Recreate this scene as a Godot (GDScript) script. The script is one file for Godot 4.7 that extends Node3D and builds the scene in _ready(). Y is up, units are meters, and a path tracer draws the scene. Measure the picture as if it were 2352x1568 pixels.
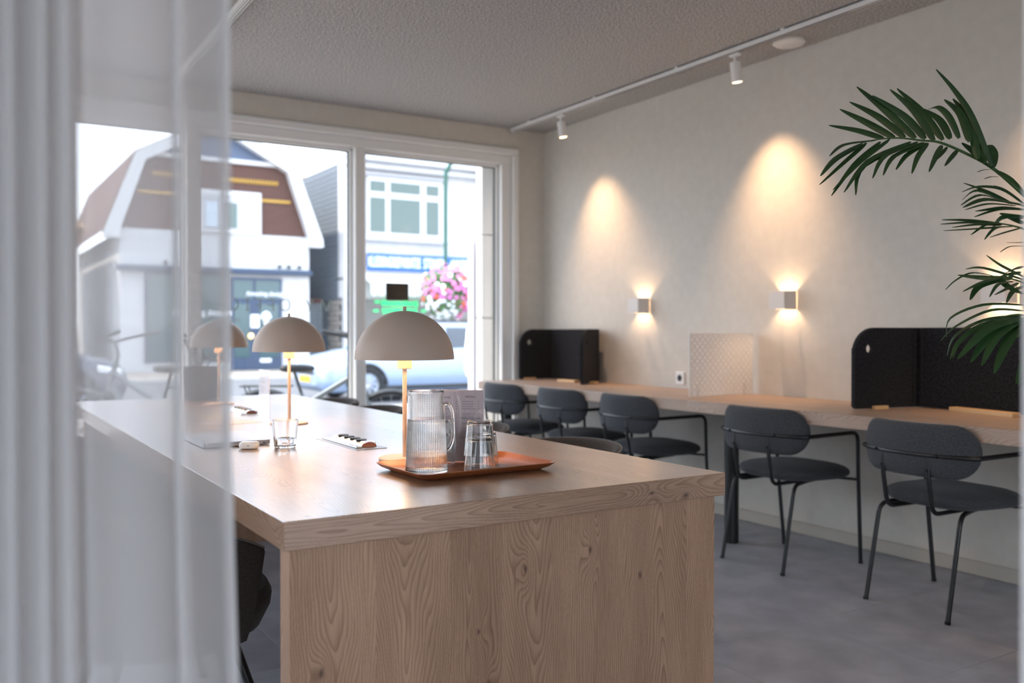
extends Node3D
# Room axes: the window wall lies across -z, the long counter wall at x = 3.99, floor at y = 0. Metres.

const EYE := Vector3(0, 1.11, 0)
const YAW := 31.8
const PX := 2093.0
const WALL_X := 3.99
const WIN_Z := -5.96
const CEIL := 2.665
const TOP := 0.75
const OUT_Z := -29.0
const GROUND := -0.10

var M := {}
var taken := {}
var rng := RandomNumberGenerator.new()


# ---------------------------------------------------------------- mesh builder
class G:
	var v := PackedVector3Array()
	var n := PackedVector3Array()
	var t := PackedVector2Array()
	var i := PackedInt32Array()

	func tri(a: Vector3, b: Vector3, c: Vector3, ua := Vector2.ZERO, ub := Vector2.ZERO, uc := Vector2.ZERO) -> void:
		var m := (b - a).cross(c - a).normalized()
		var k := v.size()
		v.append_array(PackedVector3Array([a, b, c]))
		n.append_array(PackedVector3Array([m, m, m]))
		t.append_array(PackedVector2Array([ua, ub, uc]))
		i.append_array(PackedInt32Array([k, k + 2, k + 1]))

	func quad(a: Vector3, b: Vector3, c: Vector3, d: Vector3, ua := Vector2.ZERO, ub := Vector2(1, 0), uc := Vector2(1, 1), ud := Vector2(0, 1)) -> void:
		var m := (c - a).cross(d - b).normalized()
		var k := v.size()
		v.append_array(PackedVector3Array([a, b, c, d]))
		n.append_array(PackedVector3Array([m, m, m, m]))
		t.append_array(PackedVector2Array([ua, ub, uc, ud]))
		i.append_array(PackedInt32Array([k, k + 2, k + 1, k, k + 3, k + 2]))

	# rows of points; the outside lies along (row step) x (column step)
	func grid(rows: Array, wrap := false, uv := Vector2.ONE) -> void:
		var nr := rows.size()
		var nc: int = rows[0].size()
		var real := nc
		var acc := PackedVector3Array()
		acc.resize(nr * real)
		var cols := nc if wrap else nc - 1
		for r in nr - 1:
			for c in cols:
				var c2 := (c + 1) % real
				var a: Vector3 = rows[r][c]
				var b: Vector3 = rows[r + 1][c]
				var d: Vector3 = rows[r + 1][c2]
				var e: Vector3 = rows[r][c2]
				var m := (d - a).cross(e - b)
				acc[r * real + c] += m
				acc[(r + 1) * real + c] += m
				acc[(r + 1) * real + c2] += m
				acc[r * real + c2] += m
		var k := v.size()
		var w := real + 1 if wrap else real
		for r in nr:
			for c in w:
				v.append(rows[r][c % real])
				n.append(acc[r * real + c % real].normalized())
				t.append(Vector2(float(c) / (w - 1) * uv.x, float(r) / maxf(nr - 1, 1) * uv.y))
		for r in nr - 1:
			for c in w - 1:
				var p := k + r * w + c
				i.append_array(PackedInt32Array([p, p + w + 1, p + w, p, p + 1, p + w + 1]))

	# the outline runs counter-clockwise seen from the outside
	func fan(ring: Array) -> void:
		var mid := Vector3.ZERO
		for p in ring:
			mid += p
		mid /= ring.size()
		for k in ring.size():
			tri(mid, ring[k], ring[(k + 1) % ring.size()])

	func mesh() -> ArrayMesh:
		var a := []
		a.resize(Mesh.ARRAY_MAX)
		a[Mesh.ARRAY_VERTEX] = v
		a[Mesh.ARRAY_NORMAL] = n
		a[Mesh.ARRAY_TEX_UV] = t
		a[Mesh.ARRAY_INDEX] = i
		var m := ArrayMesh.new()
		m.add_surface_from_arrays(Mesh.PRIMITIVE_TRIANGLES, a)
		return m


# ---------------------------------------------------------------- shapes
func cquad(g: G, p: Array, mid: Vector3, uvs: Array) -> void:
	var m: Vector3 = (p[2] - p[0]).cross(p[3] - p[1])
	if m.dot((p[0] + p[2]) / 2.0 - mid) < 0.0:
		g.quad(p[3], p[2], p[1], p[0], uvs[3], uvs[2], uvs[1], uvs[0])
	else:
		g.quad(p[0], p[1], p[2], p[3], uvs[0], uvs[1], uvs[2], uvs[3])


func box_uv(p: Vector3, axis: int, grain: int, s: Vector3) -> Vector2:
	var rest := [0, 1, 2]
	rest.erase(axis)
	var along: int = grain
	if grain < 0 or grain == axis:
		along = rest[0] if s[rest[0]] >= s[rest[1]] else rest[1]
	rest.erase(along)
	return Vector2(p[rest[0]] + axis * 0.37, p[along])


# a box with chamfered edges; texture coordinates in metres, the grain along one axis
func rbox(g: G, c: Vector3, s: Vector3, b := 0.003, grain := -1, turn := Basis()) -> void:
	var h := s / 2.0
	b = minf(b, minf(h.x, minf(h.y, h.z)) * 0.98)
	for ax in 3:
		var a1 := (ax + 1) % 3
		var a2 := (ax + 2) % 3
		for sg in [-1.0, 1.0]:
			var q := []
			var uvs := []
			for k in [[-1, -1], [1, -1], [1, 1], [-1, 1]]:
				var p := Vector3.ZERO
				p[ax] = h[ax] * sg
				p[a1] = (h[a1] - b) * k[0]
				p[a2] = (h[a2] - b) * k[1]
				q.append(c + turn * p)
				uvs.append(box_uv(p + c, ax, grain, s))
			cquad(g, q, c, uvs)
		if b <= 0.0:
			continue
		for s1 in [-1.0, 1.0]:
			for s2 in [-1.0, 1.0]:
				var q := []
				var uvs := []
				for k in [[-1, 0], [1, 0], [1, 1], [-1, 1]]:
					var p := Vector3.ZERO
					p[ax] = (h[ax] - b) * k[0]
					p[a1] = (h[a1] - (b if k[1] == 0 else 0.0)) * s1
					p[a2] = (h[a2] - (0.0 if k[1] == 0 else b)) * s2
					q.append(c + turn * p)
					uvs.append(box_uv(p + c, a1, grain, s))
				cquad(g, q, c, uvs)
	if b > 0.0:
		for sx in [-1.0, 1.0]:
			for sy in [-1.0, 1.0]:
				for sz in [-1.0, 1.0]:
					var pa := c + turn * Vector3(h.x * sx, (h.y - b) * sy, (h.z - b) * sz)
					var pb := c + turn * Vector3((h.x - b) * sx, h.y * sy, (h.z - b) * sz)
					var pc := c + turn * Vector3((h.x - b) * sx, (h.y - b) * sy, h.z * sz)
					if sx * sy * sz > 0:
						g.tri(pa, pb, pc)
					else:
						g.tri(pa, pc, pb)


func lathe(g: G, prof: Array, sides := 32, c := Vector3.ZERO, sharp := 40.0) -> void:
	var run := [prof[0]]
	for k in range(1, prof.size()):
		run.append(prof[k])
		var cut := k == prof.size() - 1
		if not cut:
			var d1: Vector2 = prof[k] - prof[k - 1]
			var d2: Vector2 = prof[k + 1] - prof[k]
			cut = absf(rad_to_deg(d1.angle_to(d2))) > sharp
		if cut:
			var rows := []
			for p in run:
				var row := PackedVector3Array()
				for q in sides:
					var a := TAU * q / sides
					row.append(c + Vector3(cos(a) * p.x, p.y, sin(a) * p.x))
				rows.append(row)
			g.grid(rows, true)
			run = [prof[k]]


func tube(g: G, pts: Array, r, sides := 8, cap := true) -> void:
	var rows := []
	var nrm := Vector3.ZERO
	for k in pts.size():
		var tg: Vector3 = (pts[mini(k + 1, pts.size() - 1)] - pts[maxi(k - 1, 0)]).normalized()
		if k == 0:
			nrm = tg.cross(Vector3.UP if absf(tg.y) < 0.9 else Vector3.RIGHT).normalized()
		else:
			nrm = (nrm - tg * nrm.dot(tg)).normalized()
		var bi := tg.cross(nrm)
		var row := PackedVector3Array()
		var rr: float = r[k] if r is Array else r
		for q in sides:
			var a := TAU * q / sides
			row.append(pts[k] + (nrm * cos(a) - bi * sin(a)) * rr)
		rows.append(row)
	g.grid(rows, true)
	if cap:
		var first := Array(rows[0])
		var last := Array(rows[-1])
		last.reverse()
		g.fan(first)
		g.fan(last)


func spline(p: Array, steps := 6) -> Array:
	var o := []
	for k in p.size() - 1:
		var a = p[maxi(k - 1, 0)]
		var b = p[k]
		var c = p[k + 1]
		var d = p[mini(k + 2, p.size() - 1)]
		for s in steps:
			var x := float(s) / steps
			o.append(0.5 * ((2.0 * b) + (c - a) * x + (2.0 * a - 5.0 * b + 4.0 * c - d) * x * x + (3.0 * b - a - 3.0 * c + d) * x * x * x))
	o.append(p[-1])
	return o


# a polyline whose inner corners are rounded
func bend(p: Array, r: float, seg := 5) -> Array:
	var o := [p[0]]
	for k in range(1, p.size() - 1):
		var a: Vector3 = p[k - 1] - p[k]
		var b: Vector3 = p[k + 1] - p[k]
		var d := minf(r, minf(a.length(), b.length()) * 0.48)
		var s: Vector3 = p[k] + a.normalized() * d
		var e: Vector3 = p[k] + b.normalized() * d
		for q in seg + 1:
			var x := float(q) / seg
			o.append(s.lerp(p[k], x).lerp(p[k].lerp(e, x), x))
	o.append(p[-1])
	return o


func stadium(w: float, h: float, r: float, seg := 6) -> PackedVector2Array:
	var o := PackedVector2Array()
	r = minf(r, minf(w, h) / 2.0)
	for q in [[1, 1, 0.0], [-1, 1, 90.0], [-1, -1, 180.0], [1, -1, 270.0]]:
		for k in seg + 1:
			var a := deg_to_rad(q[2] + 90.0 * k / seg)
			o.append(Vector2(q[0] * (w / 2 - r) + cos(a) * r, q[1] * (h / 2 - r) + sin(a) * r))
	return o


func dense(p: PackedVector2Array, most: float) -> PackedVector2Array:
	var o := PackedVector2Array()
	for k in p.size():
		var a := p[k]
		var b := p[(k + 1) % p.size()]
		var d := a.distance_to(b)
		if d < 0.0005:
			continue
		var steps := maxi(1, ceili(d / most))
		for q in steps:
			o.append(a.lerp(b, float(q) / steps))
	return o


# a cushion: the outline swells to the thickness; place() takes (x, y, out)
func pillow(g: G, outline: PackedVector2Array, th: float, place: Callable, power := 5.0, rings := 8) -> void:
	var rows := []
	for side in [1.0, -1.0]:
		for k in rings + 1:
			var x := sin(PI / 2 * float(k if side > 0 else rings - k) / rings)
			if side < 0 and k == 0:
				continue
			x = maxf(x, 0.002)
			var row := PackedVector3Array()
			for p in outline:
				row.append(place.call(p.x * x, p.y * x, side * th / 2 * pow(maxf(0.0, 1.0 - pow(x, power)), 0.5)))
			rows.append(row)
	g.grid(rows, true)


# an extruded outline in the local xy plane, centred on z = 0
func plate(g: G, poly: PackedVector2Array, th: float, x := Transform3D(), rim := true) -> void:
	var p := poly
	if Geometry2D.is_polygon_clockwise(p):
		p = p.duplicate()
		p.reverse()
	var k := Geometry2D.triangulate_polygon(p)
	for q in range(0, k.size(), 3):
		var a := p[k[q]]
		var b := p[k[q + 1]]
		var c := p[k[q + 2]]
		if (b - a).cross(c - a) < 0:
			var s := b
			b = c
			c = s
		g.tri(x * Vector3(a.x, a.y, th / 2), x * Vector3(b.x, b.y, th / 2), x * Vector3(c.x, c.y, th / 2), a, b, c)
		g.tri(x * Vector3(a.x, a.y, -th / 2), x * Vector3(c.x, c.y, -th / 2), x * Vector3(b.x, b.y, -th / 2), a, c, b)
	if rim:
		for q in p.size():
			var a := p[q]
			var b := p[(q + 1) % p.size()]
			g.quad(x * Vector3(a.x, a.y, -th / 2), x * Vector3(b.x, b.y, -th / 2), x * Vector3(b.x, b.y, th / 2), x * Vector3(a.x, a.y, th / 2), a, b, b, a)


func frame_of(origin: Vector3, ax: Vector3, ay: Vector3) -> Transform3D:
	ax = ax.normalized()
	var az := ax.cross(ay).normalized()
	return Transform3D(Basis(ax, az.cross(ax), az), origin)


# ---------------------------------------------------------------- nodes
func numbered(called: String) -> String:
	if not taken.has(called):
		taken[called] = 0
		return called
	taken[called] += 1
	return "%s_%03d" % [called, taken[called]]


func thing(called: String, label: String, category: String, at := Vector3.ZERO, turn := 0.0, group := "") -> Node3D:
	var o := Node3D.new()
	o.name = numbered(called)
	add_child(o)
	o.position = at
	o.rotation.y = turn
	tag(o, label, category, group)
	return o


func tag(o: Node, label: String, category: String, group := "") -> void:
	o.set_meta("label", label)
	o.set_meta("category", category)
	if group:
		o.set_meta("group", group)


func part(g: G, called: String, m: Material, parent: Node, label := "") -> MeshInstance3D:
	return inst(g.mesh(), called, m, parent, Transform3D(), label)


func inst(mesh: Mesh, called: String, m: Material, parent: Node, x := Transform3D(), label := "") -> MeshInstance3D:
	var o := MeshInstance3D.new()
	o.mesh = mesh
	o.material_override = m
	o.transform = x
	o.name = numbered(called) if parent == self else called
	parent.add_child(o, true)
	if label:
		o.set_meta("label", label)
	return o


func structure(g: G, called: String, m: Material, label := "") -> MeshInstance3D:
	var o := part(g, called, m, self, label)
	o.set_meta("kind", "structure")
	return o


func copy(o: Node3D, at: Vector3, turn: float, label := "") -> Node3D:
	var base := String(o.name)
	var c: Node3D = o.duplicate()
	c.name = numbered(base)
	add_child(c)
	c.position = at
	c.rotation.y = turn
	if label:
		c.set_meta("label", label)
	return c


func letters(text: String, size: float, depth: float, called: String, m: Material, parent: Node, x: Transform3D, bold := true, face := "Droid Sans") -> MeshInstance3D:
	var tm := TextMesh.new()
	var f := SystemFont.new()
	f.font_names = PackedStringArray([face])
	f.font_weight = 700 if bold else 400
	tm.font = f
	tm.text = text
	tm.font_size = 64
	tm.pixel_size = size / 64.0 * 1.37
	tm.depth = depth
	return inst(tm, called, m, parent, x)


# the ray through a pixel of the 2352 x 1568 photograph, as far as a depth along the lens axis or as a plane
func ray(x: float, y: float) -> Vector3:
	var yaw := deg_to_rad(YAW)
	var pit := atan(22.0 / PX)
	var f := Vector3(sin(yaw) * cos(pit), -sin(pit), -cos(yaw) * cos(pit))
	var r := Vector3(cos(yaw), 0, sin(yaw))
	return f + r * (x - 1176.0) / PX - r.cross(f) * (y - 784.0) / PX


func at_depth(x: float, y: float, d: float) -> Vector3:
	return EYE + ray(x, y) * d


func on_z(x: float, y: float, z: float) -> Vector3:
	var d := ray(x, y)
	return EYE + d * (z / d.z)


# ---------------------------------------------------------------- materials
func col(r: float, g: float, b: float) -> Color:
	return Color(r / 255.0, g / 255.0, b / 255.0)


func mat(called: String, c: Color, rough := 0.6, metal := 0.0, spec := 0.5) -> StandardMaterial3D:
	var m := StandardMaterial3D.new()
	m.resource_name = called
	m.albedo_color = c
	m.roughness = rough
	m.metallic = metal
	m.metallic_specular = spec
	M[called] = m
	return m


func noise(sd: int, freq: float, kind := FastNoiseLite.TYPE_SIMPLEX_SMOOTH, oct := 3) -> FastNoiseLite:
	var n := FastNoiseLite.new()
	n.seed = sd
	n.frequency = freq
	n.noise_type = kind
	n.fractal_octaves = oct
	return n


func tint(n: FastNoiseLite, size: int, a: Color, b: Color) -> ImageTexture:
	var src := n.get_seamless_image(size, size)
	src.convert(Image.FORMAT_L8)
	var d := src.get_data()
	var o := PackedByteArray()
	o.resize(size * size * 3)
	for k in size * size:
		var x := d[k] / 255.0
		o[k * 3] = int(lerpf(a.r, b.r, x) * 255)
		o[k * 3 + 1] = int(lerpf(a.g, b.g, x) * 255)
		o[k * 3 + 2] = int(lerpf(a.b, b.b, x) * 255)
	return ImageTexture.create_from_image(Image.create_from_data(size, size, false, Image.FORMAT_RGB8, o))


func height(n: FastNoiseLite, size: int) -> ImageTexture:
	var src := n.get_seamless_image(size, size)
	src.convert(Image.FORMAT_L8)
	return ImageTexture.create_from_image(src)


func tri_map(m: StandardMaterial3D, per_metre: float, world := true) -> void:
	m.uv1_triplanar = true
	m.uv1_world_triplanar = world
	m.uv1_scale = Vector3.ONE * per_metre


func fabric(called: String, a: Color, b: Color, weave := 420.0, rim := 0.25) -> StandardMaterial3D:
	var m := mat(called, Color.WHITE, 0.95, 0.0, 0.3)
	m.albedo_texture = tint(noise(called.hash() % 1000, 0.09, FastNoiseLite.TYPE_SIMPLEX, 4), 256, a, b)
	m.heightmap_enabled = true
	m.heightmap_texture = height(noise(called.hash() % 777, 0.16, FastNoiseLite.TYPE_CELLULAR, 2), 256)
	m.heightmap_scale = 0.06
	m.rim_enabled = rim > 0
	m.rim = rim
	m.rim_tint = 0.6
	tri_map(m, weave / 100.0, false)
	return m


# printed boards of pale ash: cathedral figure, straight grain and a few knots; u runs across the boards, v along them, 1.2 m a side
func wood_image(size: int, sd: int, pale: Color, dark: Color, knot: Color, edges: Array, knots: Array, lines: float) -> ImageTexture:
	var warp := noise(sd, 1.0, FastNoiseLite.TYPE_SIMPLEX_SMOOTH, 3)
	var fine := noise(sd + 5, 1.0, FastNoiseLite.TYPE_SIMPLEX_SMOOTH, 2)
	var o := PackedByteArray()
	o.resize(size * size * 3)
	var r := RandomNumberGenerator.new()
	r.seed = sd
	var boards := []
	for k in edges.size() - 1:
		boards.append({"mid": lerpf(edges[k], edges[k + 1], r.randf_range(0.3, 0.7)), "off": r.randf() * 90.0, "arch": r.randf_range(0.5, 1.0) if k % 2 == 0 else r.randf_range(0.0, 0.25), "way": 1.0 if r.randf() < 0.6 else -1.0, "tone": r.randf_range(-0.06, 0.06)})
	var which := 0
	for x in size:
		var u := 1.2 * x / size
		which = 0
		while which < boards.size() - 1 and u > edges[which + 1]:
			which += 1
		var bd: Dictionary = boards[which]
		var du: float = u - bd.mid
		for y in size:
			var w := 1.2 * y / size
			var f: float = bd.off + lines * (sqrt(du * du + 0.00035 * bd.arch) * 1.0) + bd.arch * bd.way * w * 24.0
			f += warp.get_noise_2d(u * 6.0 + bd.off, w * 1.5) * 4.0 + warp.get_noise_2d(u * 24.0, w * 4.0 + bd.off) * 0.35
			var core := 0.0
			for q in knots:
				var ky: float = (w - q[1]) * 0.5
				var kd: float = sqrt((u - q[0]) * (u - q[0]) + ky * ky)
				if kd < 0.075:
					f += 4.5 * exp(-kd * kd / 0.0006)
					core = maxf(core, exp(-kd * kd / (q[2] * q[2])))
			var l := f - floorf(f)
			var line := pow(l, 2.6) * (1.0 if l < 0.93 else (1.0 - l) / 0.07)
			var streak := fine.get_noise_2d(u * 260.0, w * 7.0)
			var broad := fine.get_noise_2d(u * 7.0 + bd.off, w * 1.1)
			var k := clampf(0.22 + 0.55 * line + 0.16 * streak + 0.20 * broad + bd.tone, 0.0, 1.0)
			var c := pale.lerp(dark, k).lerp(knot, core * core * 0.7)
			var at := (y * size + x) * 3
			o[at] = int(c.r * 255)
			o[at + 1] = int(c.g * 255)
			o[at + 2] = int(c.b * 255)
	return ImageTexture.create_from_image(Image.create_from_data(size, size, false, Image.FORMAT_RGB8, o))


func wood(called: String, tex: ImageTexture, rough: float, spec := 0.5) -> StandardMaterial3D:
	var m := mat(called, Color.WHITE, rough, 0.0, spec)
	m.albedo_texture = tex
	m.uv1_scale = Vector3(1 / 1.2, 1 / 1.2, 1)
	return m


func glow(called: String, c: Color, k: float) -> StandardMaterial3D:
	var m := mat(called, c, 0.5)
	m.emission_enabled = true
	m.emission = c
	m.emission_energy_multiplier = k
	return m


func materials() -> void:
	var ash := wood_image(1024, 11, col(192, 157, 129), col(120, 86, 64), col(62, 42, 32), [0.0, 0.17, 0.36, 0.53, 0.66, 0.79, 1.0, 1.2],
		[[0.10, 0.36, 0.006], [0.245, 0.44, 0.007], [0.26, 0.33, 0.005], [0.33, 0.24, 0.006], [0.60, 0.46, 0.004], [0.625, 0.34, 0.007], [0.72, 0.58, 0.006], [0.90, 0.60, 0.006], [1.05, 0.52, 0.006]], 170.0)
	var lacquer := wood("table_ash", ash, 0.26, 0.6)
	lacquer.clearcoat_enabled = true
	lacquer.clearcoat = 0.9
	lacquer.clearcoat_roughness = 0.28
	wood("panel_ash", ash, 0.55)
	var grey := wood_image(512, 29, col(188, 166, 148), col(142, 118, 102), col(90, 68, 56), [0.0, 0.2, 0.5, 0.8, 1.2], [[0.3, 0.3, 0.012], [0.7, 0.8, 0.01]], 95.0)
	wood("counter_ash", grey, 0.42)
	var teak := wood_image(512, 47, col(178, 108, 64), col(120, 64, 32), col(80, 40, 20), [0.0, 0.5, 1.2], [], 210.0)
	var tk := wood("tray_teak", teak, 0.38)
	tk.uv1_scale = Vector3(1.6, 1.6, 1)
	mat("clamp_birch", col(214, 176, 128), 0.5)

	var wall := mat("wall_paint", Color.WHITE, 0.9, 0.0, 0.3)
	wall.albedo_texture = tint(noise(3, 0.02, FastNoiseLite.TYPE_SIMPLEX_SMOOTH, 4), 256, col(206, 201, 192), col(213, 208, 199))
	wall.heightmap_enabled = true
	wall.heightmap_texture = height(noise(8, 0.12, FastNoiseLite.TYPE_SIMPLEX, 3), 256)
	wall.heightmap_scale = 0.03
	tri_map(wall, 2.0)
	mat("wall_white", col(222, 219, 214), 0.9)
	var spray := mat("ceiling_spray", Color.WHITE, 1.0, 0.0, 0.2)
	spray.albedo_texture = tint(noise(17, 0.13, FastNoiseLite.TYPE_SIMPLEX_SMOOTH, 3), 512, col(116, 115, 114), col(230, 229, 227))
	spray.heightmap_enabled = true
	spray.heightmap_texture = height(noise(17, 0.13, FastNoiseLite.TYPE_SIMPLEX_SMOOTH, 3), 512)
	spray.heightmap_scale = 0.7
	tri_map(spray, 1.1)
	for k in 3:
		var fl := mat("floor_vinyl_%d" % k, Color.WHITE, 0.42, 0.0, 0.5)
		fl.albedo_texture = tint(noise(31 + k, 0.012, FastNoiseLite.TYPE_SIMPLEX_SMOOTH, 5), 512, col(154 + k * 2, 156 + k * 2, 165 + k * 2), col(188 + k, 189 + k, 197 + k))
		fl.uv1_offset = Vector3(0.31 * k, 0, 0.17 * k)
		tri_map(fl, 0.7)
	mat("floor_base", col(92, 90, 92), 0.8)
	mat("skirting", col(188, 182, 170), 0.6)
	mat("white_lacquer", col(232, 232, 230), 0.45)
	mat("white_plastic", col(226, 226, 224), 0.4)
	mat("sconce_white", col(214, 210, 206), 0.5)
	mat("slot_dark", col(40, 40, 42), 0.6)
	mat("black_metal", col(22, 23, 26), 0.38, 0.0, 0.5)
	mat("black_plastic", col(18, 18, 20), 0.45)
	mat("gasket", col(38, 44, 42), 0.7)
	mat("lamp_taupe", col(188, 168, 153), 0.5)
	mat("lamp_cream", col(226, 200, 176), 0.45)
	mat("lamp_inside", col(240, 232, 220), 0.6)
	fabric("chair_grey", col(52, 54, 57), col(80, 82, 86))
	fabric("tub_taupe", col(58, 52, 49), col(84, 77, 72))
	fabric("tub_piping", col(118, 112, 108), col(138, 132, 128))
	var felt := fabric("felt_charcoal", col(20, 20, 22), col(48, 48, 52), 260.0, 0.1)
	felt.heightmap_scale = 0.1
	mat("felt_core", col(96, 108, 122), 0.9)
	mat("steel", col(196, 200, 204), 0.25, 1.0)
	mat("steel_satin", col(170, 172, 176), 0.4, 0.9)
	mat("alu_laptop", col(186, 188, 194), 0.35, 0.6)
	mat("paper", col(236, 230, 232), 0.8)
	mat("paper_pink", col(206, 186, 188), 0.75)
	mat("ink", col(58, 48, 52), 0.8)
	mat("ink_pale", col(120, 104, 108), 0.8)
	mat("ink_red", col(190, 110, 108), 0.8)
	mat("bud_case", col(240, 236, 232), 0.22)
	mat("pot_dark", col(44, 44, 46), 0.6)
	mat("stem_green", col(58, 74, 40), 0.6)
	mat("dried_brown", col(84, 48, 34), 0.8)
	mat("dried_yellow", col(196, 150, 40), 0.7)

	var glass := mat("drink_glass", Color(0.995, 0.998, 0.997, 0.0), 0.0, 0.0, 0.5)
	glass.transparency = BaseMaterial3D.TRANSPARENCY_ALPHA
	glass.refraction_enabled = true
	glass.refraction_scale = 0.05
	var water := mat("water", Color(0.995, 0.998, 1.0, 0.0), 0.0, 0.0, 0.5)
	water.transparency = BaseMaterial3D.TRANSPARENCY_ALPHA
	water.refraction_enabled = true
	water.refraction_scale = 0.033
	var pane := mat("window_pane", Color(0.95, 0.98, 0.97, 0.03), 0.0, 0.0, 0.5)
	pane.transparency = BaseMaterial3D.TRANSPARENCY_ALPHA
	var acryl := mat("acrylic", Color(0.95, 0.96, 0.98, 0.06), 0.05, 0.0, 0.5)
	acryl.transparency = BaseMaterial3D.TRANSPARENCY_ALPHA
	var film := mat("window_film", Color(0.60, 0.65, 0.64, 0.62), 0.6)
	film.transparency = BaseMaterial3D.TRANSPARENCY_ALPHA
	var sheer := mat("sheer_cloth", Color(0.93, 0.925, 0.925, 0.70), 0.95, 0.0, 0.1)
	sheer.transparency = BaseMaterial3D.TRANSPARENCY_ALPHA
	sheer.backlight_enabled = true
	sheer.backlight = Color(1, 1, 1)

	glow("bulb_warm", Color(1.0, 0.86, 0.68), 3.0)
	glow("spot_lens", Color(1.0, 0.86, 0.66), 4.0)
	glow("sconce_led_lamp", Color(1.0, 0.88, 0.72), 2.5)
	glow("neon_green_sign", Color(0.06, 0.86, 0.50), 1.0)
	glow("shop_lamp", Color(1.0, 0.85, 0.6), 1.2)

	var leaf := mat("palm_leaf", Color.WHITE, 0.42, 0.0, 0.5)
	leaf.albedo_texture = tint(noise(61, 0.03, FastNoiseLite.TYPE_SIMPLEX_SMOOTH, 3), 128, col(24, 52, 26), col(44, 78, 38))
	tri_map(leaf, 6.0)
	leaf.backlight_enabled = true
	leaf.backlight = Color(0.25, 0.35, 0.15)
	mat("palm_stem", col(52, 84, 40), 0.5)
	mat("soil", col(46, 36, 28), 1.0)
	mat("planter_grey", col(120, 116, 112), 0.7)

	# the street
	var pave := mat("pavement", Color.WHITE, 0.9, 0.0, 0.3)
	pave.albedo_texture = tint(noise(71, 0.05, FastNoiseLite.TYPE_SIMPLEX, 4), 256, col(140, 134, 128), col(164, 158, 152))
	tri_map(pave, 0.6)
	var tar := mat("asphalt", Color.WHITE, 0.9, 0.0, 0.3)
	tar.albedo_texture = tint(noise(72, 0.2, FastNoiseLite.TYPE_SIMPLEX, 3), 256, col(92, 94, 98), col(116, 118, 122))
	tri_map(tar, 0.8)
	mat("kerb", col(190, 188, 184), 0.9)
	var rend := mat("render_white", Color.WHITE, 0.9, 0.0, 0.3)
	rend.albedo_texture = tint(noise(73, 0.02, FastNoiseLite.TYPE_SIMPLEX_SMOOTH, 4), 256, col(200, 202, 205), col(212, 213, 215))
	tri_map(rend, 0.3)
	mat("house_white", col(214, 215, 217), 0.7)
	mat("cornice_white", col(188, 190, 195), 0.7)
	var tile := mat("tile_brown", Color.WHITE, 0.75, 0.0, 0.4)
	tile.albedo_texture = tint(noise(74, 0.12, FastNoiseLite.TYPE_SIMPLEX, 3), 256, col(74, 52, 46), col(118, 88, 80))
	tri_map(tile, 0.9)
	mat("brick_yellow", col(190, 150, 70), 0.8)
	mat("gable_blue", col(84, 98, 122), 0.6)
	var slate := mat("slate_board", Color.WHITE, 0.7, 0.0, 0.4)
	slate.albedo_texture = tint(noise(75, 0.06, FastNoiseLite.TYPE_SIMPLEX, 4), 256, col(78, 88, 98), col(128, 138, 148))
	tri_map(slate, 0.7)
	mat("roof_terracotta", col(226, 188, 156), 0.8)
	var plank := mat("fence_wood", Color.WHITE, 0.85, 0.0, 0.3)
	plank.albedo_texture = tint(noise(76, 0.08, FastNoiseLite.TYPE_SIMPLEX, 3), 128, col(118, 126, 132), col(156, 164, 168))
	tri_map(plank, 0.8)
	mat("fence_rail", col(108, 70, 66), 0.8)
	mat("shop_frame", col(48, 66, 92), 0.4)
	mat("shop_glass", col(46, 78, 84), 0.08, 0.0, 0.6)
	mat("shop_dark", col(70, 74, 78), 0.6)
	mat("house_glass", col(92, 110, 106), 0.12, 0.0, 0.5)
	mat("blind", col(206, 222, 236), 0.7)
	mat("sign_blue", col(0, 92, 176), 0.5)
	mat("sign_white", col(238, 242, 248), 0.5)
	mat("awning_white", col(200, 204, 202), 0.8)
	mat("wall_blue", col(150, 196, 232), 0.8)
	mat("orange_sign", col(236, 170, 70), 0.6)
	mat("lamp_post_green", col(26, 84, 72), 0.5)
	mat("car_blue", col(150, 170, 198), 0.25, 0.3, 0.7)
	mat("car_dark", col(72, 78, 92), 0.25, 0.3, 0.6)
	mat("car_glass", col(44, 54, 66), 0.05, 0.0, 0.7)
	mat("tyre", col(34, 36, 40), 0.8)
	mat("alloy", col(170, 176, 184), 0.3, 0.7)
	mat("headlight_glass", col(240, 242, 246), 0.1)
	mat("plate_yellow", col(238, 180, 40), 0.5)
	mat("bike_grey", col(98, 106, 112), 0.35, 0.3)
	mat("bike_black", col(30, 34, 38), 0.5)
	mat("cone_white", col(248, 248, 248), 0.6)
	mat("cone_wafer", col(214, 194, 160), 0.8)
	mat("panel_lilac", col(206, 206, 214), 0.7)
	mat("flower_pink", col(226, 120, 190), 0.7)
	mat("flower_white", col(244, 246, 246), 0.7)
	mat("flower_red", col(236, 92, 76), 0.7)
	mat("flower_leaf", col(104, 146, 92), 0.7)
	mat("basket_brown", col(120, 92, 70), 0.9)


func _ready() -> void:
	rng.seed = 7
	camera_and_light()
	materials()
	room()
	big_window()
	ceiling_fittings()
	counter()
	table()
	counter_chairs()
	tub_chairs()
	table_lamps()
	tray_set()
	table_things()
	wall_things()
	desk_screens()
	palm()
	curtains()
	street()
	house_gambrel()
	house_sign()
	street_things()


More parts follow.
